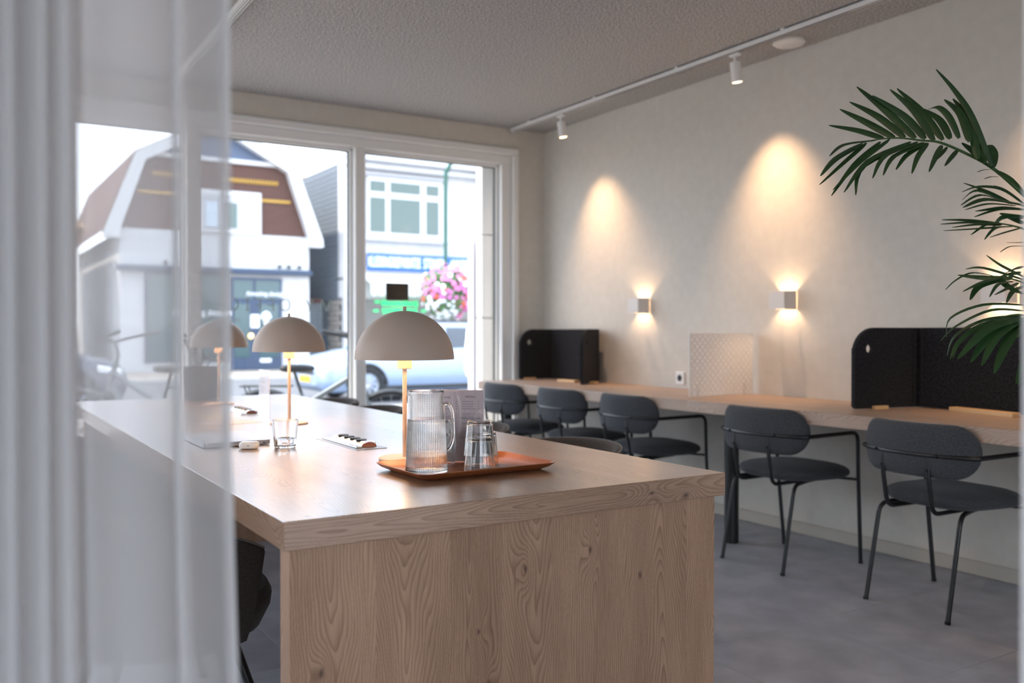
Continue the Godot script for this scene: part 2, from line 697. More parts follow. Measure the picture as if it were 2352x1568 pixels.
func camera_and_light() -> void:
	var cam := Camera3D.new()
	cam.name = "camera"
	add_child(cam)
	cam.position = EYE
	cam.rotation = Vector3(-atan(22.0 / PX), -deg_to_rad(YAW), 0)
	cam.fov = rad_to_deg(2.0 * atan(784.0 / PX))
	var lens := CameraAttributesPhysical.new()
	lens.frustum_focal_length = 12.0 * PX / 784.0
	lens.frustum_focus_distance = 2.45
	lens.exposure_aperture = 2.5
	lens.frustum_near = 0.05
	lens.frustum_far = 500.0
	cam.attributes = lens
	cam.current = true

	var e := Environment.new()
	e.background_mode = Environment.BG_SKY
	var sky := Sky.new()
	var sm := ProceduralSkyMaterial.new()
	sm.sky_top_color = Color(0.86, 0.92, 1.0)
	sm.sky_horizon_color = Color(0.95, 0.97, 1.0)
	sm.ground_bottom_color = Color(0.62, 0.62, 0.62)
	sm.ground_horizon_color = Color(0.7, 0.7, 0.7)
	sm.sky_energy_multiplier = 1.0
	sky.sky_material = sm
	e.sky = sky
	e.background_energy_multiplier = 2.5
	e.tonemap_mode = Environment.TONE_MAPPER_LINEAR
	e.tonemap_exposure = 1.95
	e.sdfgi_enabled = true
	e.ssao_enabled = true
	e.ssil_enabled = true
	var we := WorldEnvironment.new()
	we.name = "daylight"
	we.environment = e
	add_child(we)

	# hazy sun along the street, behind the facades' plane
	var sun := DirectionalLight3D.new()
	sun.name = "sun"
	add_child(sun)
	sun.look_at_from_position(Vector3(-10, 12, -2.0), Vector3.ZERO)
	sun.light_color = Color(1.0, 0.95, 0.88)
	sun.light_energy = 1.1
	sun.light_angular_distance = 3.0
	sun.shadow_enabled = true


func omni(called: String, at: Vector3, c: Color, k: float, size: float, parent: Node) -> void:
	var l := OmniLight3D.new()
	l.name = called
	l.position = at
	l.light_color = c
	l.light_energy = k
	l.light_size = size
	l.omni_range = 14.0
	l.omni_attenuation = 2.0
	l.shadow_enabled = true
	parent.add_child(l, true)


func spot(called: String, at: Vector3, towards: Vector3, c: Color, k: float, angle: float, soft: float, size: float, parent: Node) -> void:
	var l := SpotLight3D.new()
	l.name = called
	l.light_color = c
	l.light_energy = k
	l.light_size = size
	l.spot_angle = angle
	l.spot_angle_attenuation = soft
	l.spot_range = 14.0
	l.spot_attenuation = 2.0
	l.shadow_enabled = true
	parent.add_child(l, true)
	l.look_at_from_position(at, at + towards, Vector3.UP if absf(towards.normalized().y) < 0.95 else Vector3.RIGHT)


# ---------------------------------------------------------------- the room
func room() -> void:
	var x0 := -2.2
	var z1 := 2.6
	var g := G.new()
	rbox(g, Vector3((x0 + WALL_X) / 2, -0.053, (WIN_Z + z1) / 2), Vector3(WALL_X - x0 + 0.4, 0.1, z1 - WIN_Z + 0.3), 0.0)
	var f := structure(g, "floor", M.floor_base, "grey concrete-look vinyl floor of large square tiles")
	g = G.new()
	rbox(g, Vector3.ZERO, Vector3(0.5988, 0.003, 0.5988), 0.0006)
	var tile := g.mesh()
	for a in 11:
		for b in 15:
			var c := Vector3(WALL_X - 0.3 - a * 0.6, -0.0015, WIN_Z + 0.3 + b * 0.6)
			if c.x < x0 or c.z > z1:
				continue
			inst(tile, "floor_tile", M["floor_vinyl_%d" % ((a * 7 + b * 5 + a * b) % 3)], f, Transform3D(Basis(), c))
	g = G.new()
	rbox(g, Vector3((x0 + WALL_X) / 2, CEIL + 0.06, (WIN_Z + z1) / 2), Vector3(WALL_X - x0 + 0.4, 0.12, z1 - WIN_Z + 0.5), 0.0)
	structure(g, "ceiling", M.ceiling_spray, "grey ceiling of rough sprayed acoustic plaster")
	g = G.new()
	rbox(g, Vector3(WALL_X + 0.1, CEIL / 2, (WIN_Z + z1) / 2), Vector3(0.2, CEIL, z1 - WIN_Z + 0.2), 0.0)
	structure(g, "wall_right", M.wall_paint, "warm grey painted wall behind the long counter")
	# unseen side window, added in the left wall to bring in more daylight
	g = G.new()
	var wz0 := -5.75
	var wz1 := -2.2
	var wx := x0 - 0.1
	rbox(g, Vector3(wx, (2.5 + CEIL) / 2, (WIN_Z + z1) / 2), Vector3(0.2, CEIL - 2.5, z1 - WIN_Z + 0.2), 0.0)
	rbox(g, Vector3(wx, 0.06, (WIN_Z + z1) / 2), Vector3(0.2, 0.12, z1 - WIN_Z + 0.2), 0.0)
	rbox(g, Vector3(wx, 1.31, (WIN_Z - 0.1 + wz0) / 2), Vector3(0.2, 2.38, wz0 - WIN_Z + 0.1), 0.0)
	rbox(g, Vector3(wx, 1.31, (z1 + 0.1 + wz1) / 2), Vector3(0.2, 2.38, z1 + 0.1 - wz1), 0.0)
	structure(g, "wall_left", M.wall_white)
	var w2 := Node3D.new()
	w2.name = "window_2"
	add_child(w2)
	w2.set_meta("kind", "structure")
	var span := wz1 - wz0
	for k in 4:
		bit(w2, "mullion", M.white_lacquer, Vector3(wx, 1.31, wz0 + span * k / 3.0), Vector3(0.09, 2.26, 0.07), 0.006)
	for y in [0.15, 2.47]:
		bit(w2, "frame", M.white_lacquer, Vector3(wx, y, (wz0 + wz1) / 2), Vector3(0.09, 0.06, span), 0.006)
	for k in 3:
		g = G.new()
		var a := wz0 + span * k / 3.0
		var b := a + span / 3.0
		g.quad(Vector3(wx, 0.12, b), Vector3(wx, 0.12, a), Vector3(wx, 2.5, a), Vector3(wx, 2.5, b))
		part(g, "pane", M.window_pane, w2)
	g = G.new()
	# unseen glazed doors behind the lens, added so daylight reaches camera-facing sides
	var dx0 := -1.4
	var dx1 := 2.9
	rbox(g, Vector3((x0 + WALL_X) / 2, (2.4 + CEIL) / 2, z1 + 0.1), Vector3(WALL_X - x0 + 0.4, CEIL - 2.4, 0.2), 0.0)
	rbox(g, Vector3((x0 - 0.2 + dx0) / 2, 1.2, z1 + 0.1), Vector3(dx0 - x0 + 0.2, 2.4, 0.2), 0.0)
	rbox(g, Vector3((dx1 + WALL_X + 0.2) / 2, 1.2, z1 + 0.1), Vector3(WALL_X + 0.2 - dx1, 2.4, 0.2), 0.0)
	structure(g, "wall_front", M.wall_white)
	var added_door := Node3D.new()
	added_door.name = "added_door_1"
	add_child(added_door)
	added_door.set_meta("kind", "structure")
	for k in 4:
		bit(added_door, "stile", M.white_lacquer, Vector3(lerpf(dx0, dx1, k / 3.0), 1.2, z1 + 0.1), Vector3(0.08, 2.4, 0.09), 0.006)
	for y in [0.05, 2.36]:
		bit(added_door, "rail", M.white_lacquer, Vector3((dx0 + dx1) / 2, y, z1 + 0.1), Vector3(dx1 - dx0, 0.09, 0.08), 0.006)
	for k in 3:
		g = G.new()
		var a := lerpf(dx0, dx1, k / 3.0)
		var b := lerpf(dx0, dx1, (k + 1) / 3.0)
		g.quad(Vector3(b, 0.02, z1 + 0.1), Vector3(a, 0.02, z1 + 0.1), Vector3(a, 2.4, z1 + 0.1), Vector3(b, 2.4, z1 + 0.1))
		part(g, "pane", M.window_pane, added_door)
	# skirting with a small step
	g = G.new()
	rbox(g, Vector3(WALL_X - 0.006, 0.034, (WIN_Z + z1) / 2), Vector3(0.012, 0.066, z1 - WIN_Z), 0.003)
	structure(g, "baseboard_right", M.skirting, "low beige skirting along the counter wall")
	g = G.new()
	rbox(g, Vector3(3.86, 0.034, WIN_Z + 0.006), Vector3(0.24, 0.066, 0.012), 0.003)
	structure(g, "baseboard_back", M.skirting)
	# the window wall, in four pieces round the opening
	g = G.new()
	var zc := WIN_Z - 0.15
	rbox(g, Vector3((x0 + WALL_X) / 2, (2.47 + CEIL + 0.1) / 2, zc), Vector3(WALL_X - x0 + 0.4, CEIL + 0.1 - 2.47, 0.3), 0.0)
	rbox(g, Vector3((3.70 + 4.19) / 2, 1.235, zc), Vector3(0.49, 2.47, 0.3), 0.0)
	rbox(g, Vector3((x0 - 0.2 - 1.05) / 2, 1.235, zc), Vector3(-1.05 - x0 + 0.2, 2.47, 0.3), 0.0)
	rbox(g, Vector3(1.325, 0.06, zc), Vector3(4.75, 0.12, 0.3), 0.0)
	structure(g, "wall_back", M.wall_paint, "warm grey painted wall round the shop window")


func big_window() -> void:
	var w := Node3D.new()
	w.name = "window_1"
	add_child(w)
	w.set_meta("kind", "structure")
	w.set_meta("label", "wide shop window in a white painted frame with upright mullions")
	var z := WIN_Z
	# architrave proud of the wall
	for b in [[Vector3(3.718, 1.231, z + 0.008), Vector3(0.05, 2.46, 0.04)], [Vector3(1.325, 2.487, z + 0.008), Vector3(4.836, 0.05, 0.04)], [Vector3(-1.068, 1.231, z + 0.008), Vector3(0.05, 2.46, 0.04)]]:
		var g := G.new()
		rbox(g, b[0], b[1], 0.006)
		part(g, "architrave", M.white_lacquer, w)
	# frame set back in the opening
	for b in [[Vector3(3.655, 1.293, z - 0.06), Vector3(0.09, 2.205, 0.1)], [Vector3(-1.0, 1.293, z - 0.06), Vector3(0.09, 2.205, 0.1)], [Vector3(1.325, 2.431, z - 0.06), Vector3(4.75, 0.07, 0.1)], [Vector3(1.325, 0.155, z - 0.06), Vector3(4.75, 0.07, 0.1)]]:
		var g := G.new()
		rbox(g, b[0], b[1], 0.006)
		part(g, "frame", M.white_lacquer, w)
	for x in [2.455, 1.325, 0.195]:
		var g := G.new()
		rbox(g, Vector3(x, 1.285, z - 0.057), Vector3(0.075, 2.23, 0.1), 0.006)
		part(g, "mullion", M.white_lacquer, w)
	var edges := [-0.955, 0.1575, 0.2325, 1.2875, 1.3625, 2.4175, 2.4925, 3.61]
	for k in 4:
		var a: float = edges[k * 2]
		var b: float = edges[k * 2 + 1]
		var g := G.new()
		# glazing beads with a dark seal, then the pane
		for bd in [[Vector3(a + 0.012, 1.29, z - 0.07), Vector3(0.024, 2.2, 0.03)], [Vector3(b - 0.012, 1.29, z - 0.07), Vector3(0.024, 2.2, 0.03)], [Vector3((a + b) / 2, 2.384, z - 0.07), Vector3(b - a, 0.024, 0.03)], [Vector3((a + b) / 2, 0.202, z - 0.07), Vector3(b - a, 0.024, 0.03)]]:
			rbox(g, bd[0], bd[1], 0.004)
		part(g, "glazing_bead", M.white_lacquer, w)
		g = G.new()
		for bd in [[Vector3(a + 0.026, 1.29, z - 0.08), Vector3(0.006, 2.2, 0.02)], [Vector3(b - 0.026, 1.29, z - 0.08), Vector3(0.006, 2.2, 0.02)], [Vector3((a + b) / 2, 2.37, z - 0.08), Vector3(b - a, 0.006, 0.02)], [Vector3((a + b) / 2, 0.216, z - 0.08), Vector3(b - a, 0.006, 0.02)]]:
			rbox(g, bd[0], bd[1], 0.0)
		part(g, "seal", M.gasket, w)
		g = G.new()
		g.quad(Vector3(a, 0.19, z - 0.085), Vector3(b, 0.19, z - 0.085), Vector3(b, 2.39, z - 0.085), Vector3(a, 2.39, z - 0.085))
		part(g, "pane", M.window_pane, w)
	# lettering on the panes, read from the street
	var sign_ := thing("window_lettering", "grey frosted sans lettering on the shop window, reversed from inside", "lettering", Vector3(0, 0, z - 0.0875))
	var spots := [["M", 2.235], ["Y", 2.115], ["O", 1.945], ["F", 1.850], ["F", 1.765], ["I", 1.69], ["C", 1.605], ["E", 1.51]]
	for q in spots:
		letters(q[0], 0.085, 0.0015, "letter", M.window_film, sign_, Transform3D(Basis(Vector3.UP, PI), Vector3(q[1], 1.29, 0)), false)
	letters("life", 0.035, 0.0015, "small_word", M.window_film, sign_, Transform3D(Basis(Vector3.UP, PI), Vector3(1.61, 1.185, 0)), false)
	var g := G.new()
	rbox(g, Vector3.ZERO, Vector3(0.178, 0.124, 0.004), 0.001)
	var st := part(g, "window_sticker", M.black_plastic, self)
	st.position = Vector3(2.77, 1.40, z - 0.082)
	st.material_override = M.sticker if M.has("sticker") else mat("sticker", col(46, 40, 38), 0.12)
	tag(st, "small dark glossy square stuck on the window pane above the lamp dome", "sticker")
	# outer pier of the shopfront
	g = G.new()
	for k in 4:
		rbox(g, Vector3(3.83, 0.28 + k * 0.66 - 0.05, z - 0.345), Vector3(0.46, 0.652, 0.09), 0.004)
	var pier := structure(g, "trim_1", M.house_white, "white block pier outside the window")
	pier.position.z = 0.0


func ceiling_fittings() -> void:
	var x := 3.665
	var rail := thing("track_rail", "white track rail on the ceiling along the counter wall", "track", Vector3(x, CEIL, 0))
	var g := G.new()
	var z0 := -5.90
	var z1 := 0.6
	var zl := z1 - z0
	var zc := (z0 + z1) / 2
	rbox(g, Vector3(0, -0.0345, zc), Vector3(0.036, 0.004, zl), 0.0)
	rbox(g, Vector3(-0.0165, -0.0205, zc), Vector3(0.003, 0.032, zl), 0.0)
	rbox(g, Vector3(0.0165, -0.0205, zc), Vector3(0.003, 0.032, zl), 0.0)
	rbox(g, Vector3(0, -0.006, zc), Vector3(0.036, 0.003, zl), 0.0)
	rbox(g, Vector3(0, -0.0205, z0), Vector3(0.038, 0.034, 0.012), 0.003)
	part(g, "profile", M.white_lacquer, rail)
	g = G.new()
	rbox(g, Vector3(0.006, -0.0372, zc), Vector3(0.005, 0.0012, zl - 0.05), 0.0)
	rbox(g, Vector3(-0.007, -0.0372, zc), Vector3(0.003, 0.0012, zl - 0.05), 0.0)
	part(g, "slot", M.slot_dark, rail)
	for k in 8:
		g = G.new()
		rbox(g, Vector3(-0.019, -0.005, -5.65 + k * 0.8), Vector3(0.012, 0.01, 0.025), 0.001)
		part(g, "clip", M.white_lacquer, rail)
	var heads := [[-5.26, -5.19, "end of the rail by the window"], [-3.60, -3.57, "middle of the rail beside the round access point"], [-1.95, -1.93, "rail above the palm"]]
	for k in 3:
		var h: Array = heads[k]
		track_spot(Vector3(x, CEIL - 0.038, h[0]), Vector3(0.30, -1.0, 0.12 if k == 0 else 0.03), "small white cylinder spotlight hanging at the " + h[2], "spotlights along the counter wall", [1.0, 1.15, 0.8][k])
	# the rail over the big table
	var rail2 := thing("track_rail", "white track rail on the ceiling above the big table", "track", Vector3(1.185, CEIL, 0))
	for c in rail.get_children():
		var d := c.duplicate()
		rail2.add_child(d, true)
	for k in 2:
		track_spot(Vector3(1.185, CEIL - 0.038, [-3.1, -1.2][k]), [Vector3(0.75, -1.0, 0.3), Vector3(0.8, -1.0, 0.1)][k], ["white spotlight on the rail above the table's middle", "white spotlight on the rail above the table's near end"][k], "spotlights above the table", 0.35)
	var ap := thing("access_point", "round white ceiling disc beside the track rail", "access point", Vector3(3.835, CEIL, -3.375))
	g = G.new()
	lathe(g, [Vector2(0.0, -0.028), Vector2(0.045, -0.0275), Vector2(0.075, -0.021), Vector2(0.085, -0.012), Vector2(0.085, -0.001), Vector2(0.0, -0.001)], 40)
	part(g, "housing", M.white_plastic, ap)
	g = G.new()
	lathe(g, [Vector2(0.030, -0.0292), Vector2(0.0335, -0.0292), Vector2(0.0335, -0.026), Vector2(0.030, -0.026), Vector2(0.030, -0.0292)], 32)
	part(g, "ring", M.sconce_white, ap)


func track_spot(at: Vector3, aim: Vector3, label: String, group: String, k: float) -> void:
	var t := thing("track_spotlight", label, "spotlight", at, 0.0, group)
	var g := G.new()
	rbox(g, Vector3(0, -0.006, 0), Vector3(0.03, 0.014, 0.07), 0.003)
	part(g, "adapter", M.white_lacquer, t)
	g = G.new()
	tube(g, [Vector3(0, -0.012, 0), Vector3(0, -0.048, 0)], 0.0075, 10)
	lathe(g, [Vector2(0.0, -0.056), Vector2(0.009, -0.053), Vector2(0.009, -0.046), Vector2(0.0, -0.044)], 12)
	part(g, "stem", M.white_lacquer, t)
	var head := Node3D.new()
	head.name = "head"
	t.add_child(head)
	head.position = Vector3(0, -0.05, 0)
	var d := aim.normalized()
	# the can leans a little; its light leaves along the can
	var lean := Vector3(d.x * 0.5, d.y, d.z * 0.5).normalized()
	head.basis = Basis(lean.cross(Vector3.FORWARD).normalized(), -lean, lean.cross(Vector3.FORWARD).normalized().cross(-lean))
	g = G.new()
	lathe(g, [Vector2(0.0, 0.006), Vector2(0.026, 0.006), Vector2(0.0285, 0.003), Vector2(0.0285, -0.104), Vector2(0.0265, -0.104), Vector2(0.0265, -0.09), Vector2(0.0, -0.09)], 28)
	part(g, "can", M.white_lacquer, head)
	g = G.new()
	lathe(g, [Vector2(0.0, -0.1055), Vector2(0.0262, -0.1035), Vector2(0.0262, -0.096), Vector2(0.0, -0.096)], 24)
	part(g, "lens", M.spot_lens, head)
	spot("spot_beam", t.position + head.position + lean * 0.112, aim, Color(1.0, 0.81, 0.63), 0.8 * k, 38.0, 1.0, 0.03, self)


# ---------------------------------------------------------------- counter along the wall
func counter() -> void:
	var t := thing("counter_desk", "long pale wood wall counter on round black legs", "counter", Vector3(0, 0, 0))
	var g := G.new()
	rbox(g, Vector3(3.655, 0.72, -3.02), Vector3(0.67, 0.06, 5.62), 0.002, 2)
	part(g, "worktop", M.counter_ash, t)
	for z in [-5.74, -3.47, -1.05]:
		g = G.new()
		lathe(g, [Vector2(0.0, 0.0), Vector2(0.036, 0.0), Vector2(0.0375, 0.002), Vector2(0.0375, 0.678), Vector2(0.055, 0.682), Vector2(0.055, 0.69), Vector2(0.0, 0.69)], 28, Vector3(3.515, 0, z))
		part(g, "leg", M.black_metal, t)


func counter_chairs() -> void:
	var t := thing("armchair", "grey padded armchair by the window end of the counter, under the screen", "chair", Vector3.ZERO, 0.0, "padded armchairs along the counter")
	var g := G.new()
	var R := 0.42
	var xb := -0.262
	pillow(g, dense(stadium(0.56, 0.212, 0.105, 8), 0.03), 0.062, func(x, y, o): return Vector3(xb + R - (R - o) * cos(x / R), 0.648 + y - 0.06 * o, (R - o) * sin(-x / R)), 6.0)
	part(g, "backrest", M.chair_grey, t)
	g = G.new()
	pillow(g, dense(stadium(0.45, 0.46, 0.15, 8), 0.04), 0.082, func(x, y, o): return Vector3(0.005 + x, 0.442 + o - 0.02 * x - (0.012 if o > 0 else 0.0) * cos(y * 5.0) * 0.0, -y * (1.0 + x * 0.25)), 4.5)
	part(g, "seat", M.chair_grey, t)
	var rr := R + 0.026
	var rail := []
	for k in 13:
		var a := -0.62 + 1.24 * k / 12.0
		rail.append(Vector3(xb + R - rr * cos(a), 0.632, rr * sin(a)))
	var path := [Vector3(0.215, 0.0, -0.235), Vector3(0.178, 0.42, -0.248), Vector3(0.168, 0.634, -0.252), rail[0] + Vector3(0.03, 0.001, -0.004)]
	path = bend(path, 0.045)
	path.append_array(rail)
	var back := [rail[12] + Vector3(0.03, 0.001, 0.004), Vector3(0.168, 0.634, 0.252), Vector3(0.178, 0.42, 0.248), Vector3(0.215, 0.0, 0.235)]
	back = bend(back, 0.045)
	path.append_array(back)
	g = G.new()
	tube(g, path, 0.0095, 10)
	part(g, "arm_frame", M.black_metal, t)
	for s in [-1.0, 1.0]:
		g = G.new()
		tube(g, bend([Vector3(-0.274, 0.628, s * 0.105), Vector3(-0.278, 0.55, s * 0.105), Vector3(-0.250, 0.40, s * 0.105), Vector3(-0.02, 0.402, s * 0.10)], 0.04), 0.009, 8)
		part(g, "back_post", M.black_metal, t)
		g = G.new()
		tube(g, bend([Vector3(0.06, 0.40, s * 0.10), Vector3(-0.05, 0.402, s * 0.13), Vector3(-0.195, 0.402, s * 0.186), Vector3(-0.275, 0.0, s * 0.19)], 0.05), 0.0095, 8)
		part(g, "leg", M.black_metal, t)
		g = G.new()
		tube(g, [Vector3(0.18, 0.408, s * 0.246), Vector3(0.12, 0.412, s * 0.17)], 0.007, 6)
		part(g, "bracket", M.black_metal, t)
		for p in [Vector3(-0.288, 0.575, s * 0.105), Vector3(-0.279, 0.634, s * 0.14)]:
			g = G.new()
			rbox(g, p, Vector3(0.014, 0.009, 0.009), 0.003)
			part(g, "bolt", M.black_metal, t)
		for p in [Vector3(0.215, 0.004, s * 0.235), Vector3(-0.275, 0.004, s * 0.19)]:
			g = G.new()
			lathe(g, [Vector2(0.0, -0.003), Vector2(0.011, -0.003), Vector2(0.0115, 0.006), Vector2(0.0, 0.007)], 10, p)
			part(g, "foot", M.black_plastic, t)
	t.position = Vector3(3.505, 0, -5.45)
	var rest := [[-4.77, 0.0, "grey padded armchair at the counter, second from the window"], [-4.10, -0.03, "grey padded armchair at the counter, before the wall socket"], [-3.08, 0.0, "grey padded armchair beside the black leg under the counter's middle"], [-2.25, -0.06, "grey padded armchair under the large charcoal screen behind the palm"]]
	for r in rest:
		copy(t, Vector3(3.505, 0, r[0] + 0.02), r[1], r[2])


# ---------------------------------------------------------------- the big table
func table() -> void:
	var t := thing("meeting_table", "long pale ash table with a thick top and solid end panels", "table", Vector3(1.115, 0, -3.44))
	var g := G.new()
	rbox(g, Vector3(0, 0.7215, 0), Vector3(1.15, 0.057, 3.5), 0.0015, 2)
	part(g, "tabletop", M.table_ash, t)
	for pz in [1.70, -1.38]:
		g = G.new()
		rbox(g, Vector3(0, 0.3465, pz), Vector3(1.115, 0.693, 0.06), 0.0015, 1)
		part(g, "end_panel", M.panel_ash, t)
	g = G.new()
	rbox(g, Vector3(0.0, 0.60, 0.16), Vector3(0.04, 0.186, 3.0), 0.002, 2)
	part(g, "beam", M.panel_ash, t)


func tub_chairs() -> void:
	# origin on the floor under the seat's middle; the back lies towards +x
	var t := thing("tub_chair", "dark taupe tub chair at the table's wall side, by the near end", "chair", Vector3.ZERO, 0.0, "tub chairs round the table")
	var span := 128.0
	var rows := []
	var cols := 37
	for q in 15:
		var row := PackedVector3Array()
		for c in cols:
			var a := deg_to_rad(lerpf(-span, span, float(c) / (cols - 1)))
			var edge := pow(absf(a) / deg_to_rad(span), 3.0)
			var top := 0.712 - 0.012 * (1.0 - cos(a)) - 0.11 * edge
			var low := 0.345
			var rt := 0.30 - 0.01 * edge
			var rl := 0.235
			var th := lerpf(0.017, 0.012, edge)
			var y := 0.0
			var r := 0.0
			if q < 5:
				var s := q / 5.0
				y = lerpf(low, top - th, s)
				r = lerpf(rl, rt, pow(s, 0.7)) + th
			elif q < 10:
				var b := PI * (q - 5) / 4.0
				y = top - th + sin(b) * th
				r = rt + cos(b) * th
			else:
				var s := 1.0 - (q - 9) / 5.0
				y = lerpf(low, top - th, s)
				r = lerpf(rl, rt, pow(s, 0.7)) - th
			row.append(Vector3(cos(a) * r, y, sin(a) * r * 0.98))
		rows.append(row)
	var g := G.new()
	g.grid(rows)
	for c in [0, cols - 1]:
		var ring := []
		for q in 15:
			ring.append(rows[q][c])
		if c != 0:
			ring.reverse()
		g.fan(ring)
	part(g, "shell", M.tub_taupe, t)
	var pipe := []
	for c in cols:
		pipe.append(rows[6][c] + Vector3(0, 0.001, 0))
	g = G.new()
	tube(g, pipe, 0.003, 6)
	part(g, "piping", M.tub_piping, t)
	g = G.new()
	lathe(g, [Vector2(0.0, 0.335), Vector2(0.16, 0.338), Vector2(0.235, 0.355), Vector2(0.258, 0.40), Vector2(0.262, 0.43), Vector2(0.25, 0.455), Vector2(0.2, 0.468), Vector2(0.0, 0.472)], 36)
	part(g, "seat", M.tub_taupe, t)
	for s in [[1, 1], [1, -1], [-1, 1], [-1, -1]]:
		g = G.new()
		tube(g, [Vector3(0.13 * s[0], 0.345, 0.13 * s[1]), Vector3(0.235 * s[0], 0.0, 0.225 * s[1])], [0.0125, 0.0095], 10)
		part(g, "leg", M.black_metal, t)
	t.position = Vector3(1.765, 0, -2.70)
	copy(t, Vector3(1.765, 0, -3.46), 0.05, "dark taupe tub chair behind the carafe and tray")
	copy(t, Vector3(1.765, 0, -4.50), 0.0, "dark taupe tub chair before the bicycle's front wheel")
	copy(t, Vector3(1.765, 0, -5.14), 0.06, "dark taupe tub chair at the table corner by the window")
	copy(t, Vector3(0.475, 0, -2.45), PI, "dark taupe tub chair behind the sheer curtain, close to the table end")
	copy(t, Vector3(0.475, 0, -3.24), PI - 0.06, "dark taupe tub chair behind the sheer curtain beside the laptop")
	copy(t, Vector3(0.475, 0, -4.05), PI, "dark taupe tub chair behind the curtain, farthest along the table")


func table_lamps() -> void:
	var t := thing("table_lamp", "taupe mushroom table lamp behind the carafe and tray", "lamp", Vector3.ZERO, 0.0, "mushroom lamps along the table")
	var g := G.new()
	lathe(g, [Vector2(0.0, 0.0), Vector2(0.071, 0.0), Vector2(0.073, 0.002), Vector2(0.073, 0.005), Vector2(0.071, 0.0065), Vector2(0.0, 0.0068)], 44)
	part(g, "base", M.lamp_cream, t)
	g = G.new()
	tube(g, [Vector3(0, 0.006, 0), Vector3(0, 0.258, 0)], 0.0065, 14)
	part(g, "stem", M.lamp_cream, t)
	g = G.new()
	lathe(g, [Vector2(0.0, 0.256), Vector2(0.0205, 0.256), Vector2(0.0215, 0.257), Vector2(0.0215, 0.312), Vector2(0.012, 0.315), Vector2(0.0, 0.315)], 28)
	part(g, "socket", M.lamp_cream, t)
	g = G.new()
	lathe(g, [Vector2(0.0, 0.315), Vector2(0.012, 0.318), Vector2(0.022, 0.336), Vector2(0.022, 0.352), Vector2(0.012, 0.368), Vector2(0.0, 0.372)], 20)
	part(g, "bulb", M.bulb_warm, t)
	g = G.new()
	var prof := []
	for k in 21:
		var a := PI / 2 * k / 20.0
		prof.append(Vector2(0.140 * cos(a), 0.283 + 0.137 * sin(a)))
	var inner := []
	for k in 21:
		var a := PI / 2 * (1.0 - k / 20.0)
		inner.append(Vector2(0.1385 * cos(a), 0.283 + 0.1352 * sin(a)))
	lathe(g, prof, 56)
	part(g, "shade", M.lamp_taupe, t)
	g = G.new()
	lathe(g, inner + [prof[0]], 56)
	part(g, "shade_lining", M.lamp_inside, t)
	g = G.new()
	lathe(g, [Vector2(0.0, 0.418), Vector2(0.005, 0.418), Vector2(0.005, 0.432), Vector2(0.0, 0.432)], 12)
	part(g, "finial", M.lamp_taupe, t)
	omni("lamp_light", Vector3(0, 0.345, 0), Color(1.0, 0.84, 0.66), 0.06, 0.02, t)
	t.position = Vector3(1.101, TOP, -2.353)
	copy(t, Vector3(1.139, TOP, -3.495), 0.0, "taupe mushroom table lamp between the water glass and the power unit")
	copy(t, Vector3(1.150, TOP, -4.627), 0.0, "taupe mushroom table lamp seen half behind the sheer curtain")


func flat_uv(g: G, k := 1.0) -> void:
	for q in g.v.size():
		g.t[q] = Vector2(g.v[q].z, g.v[q].x) * k


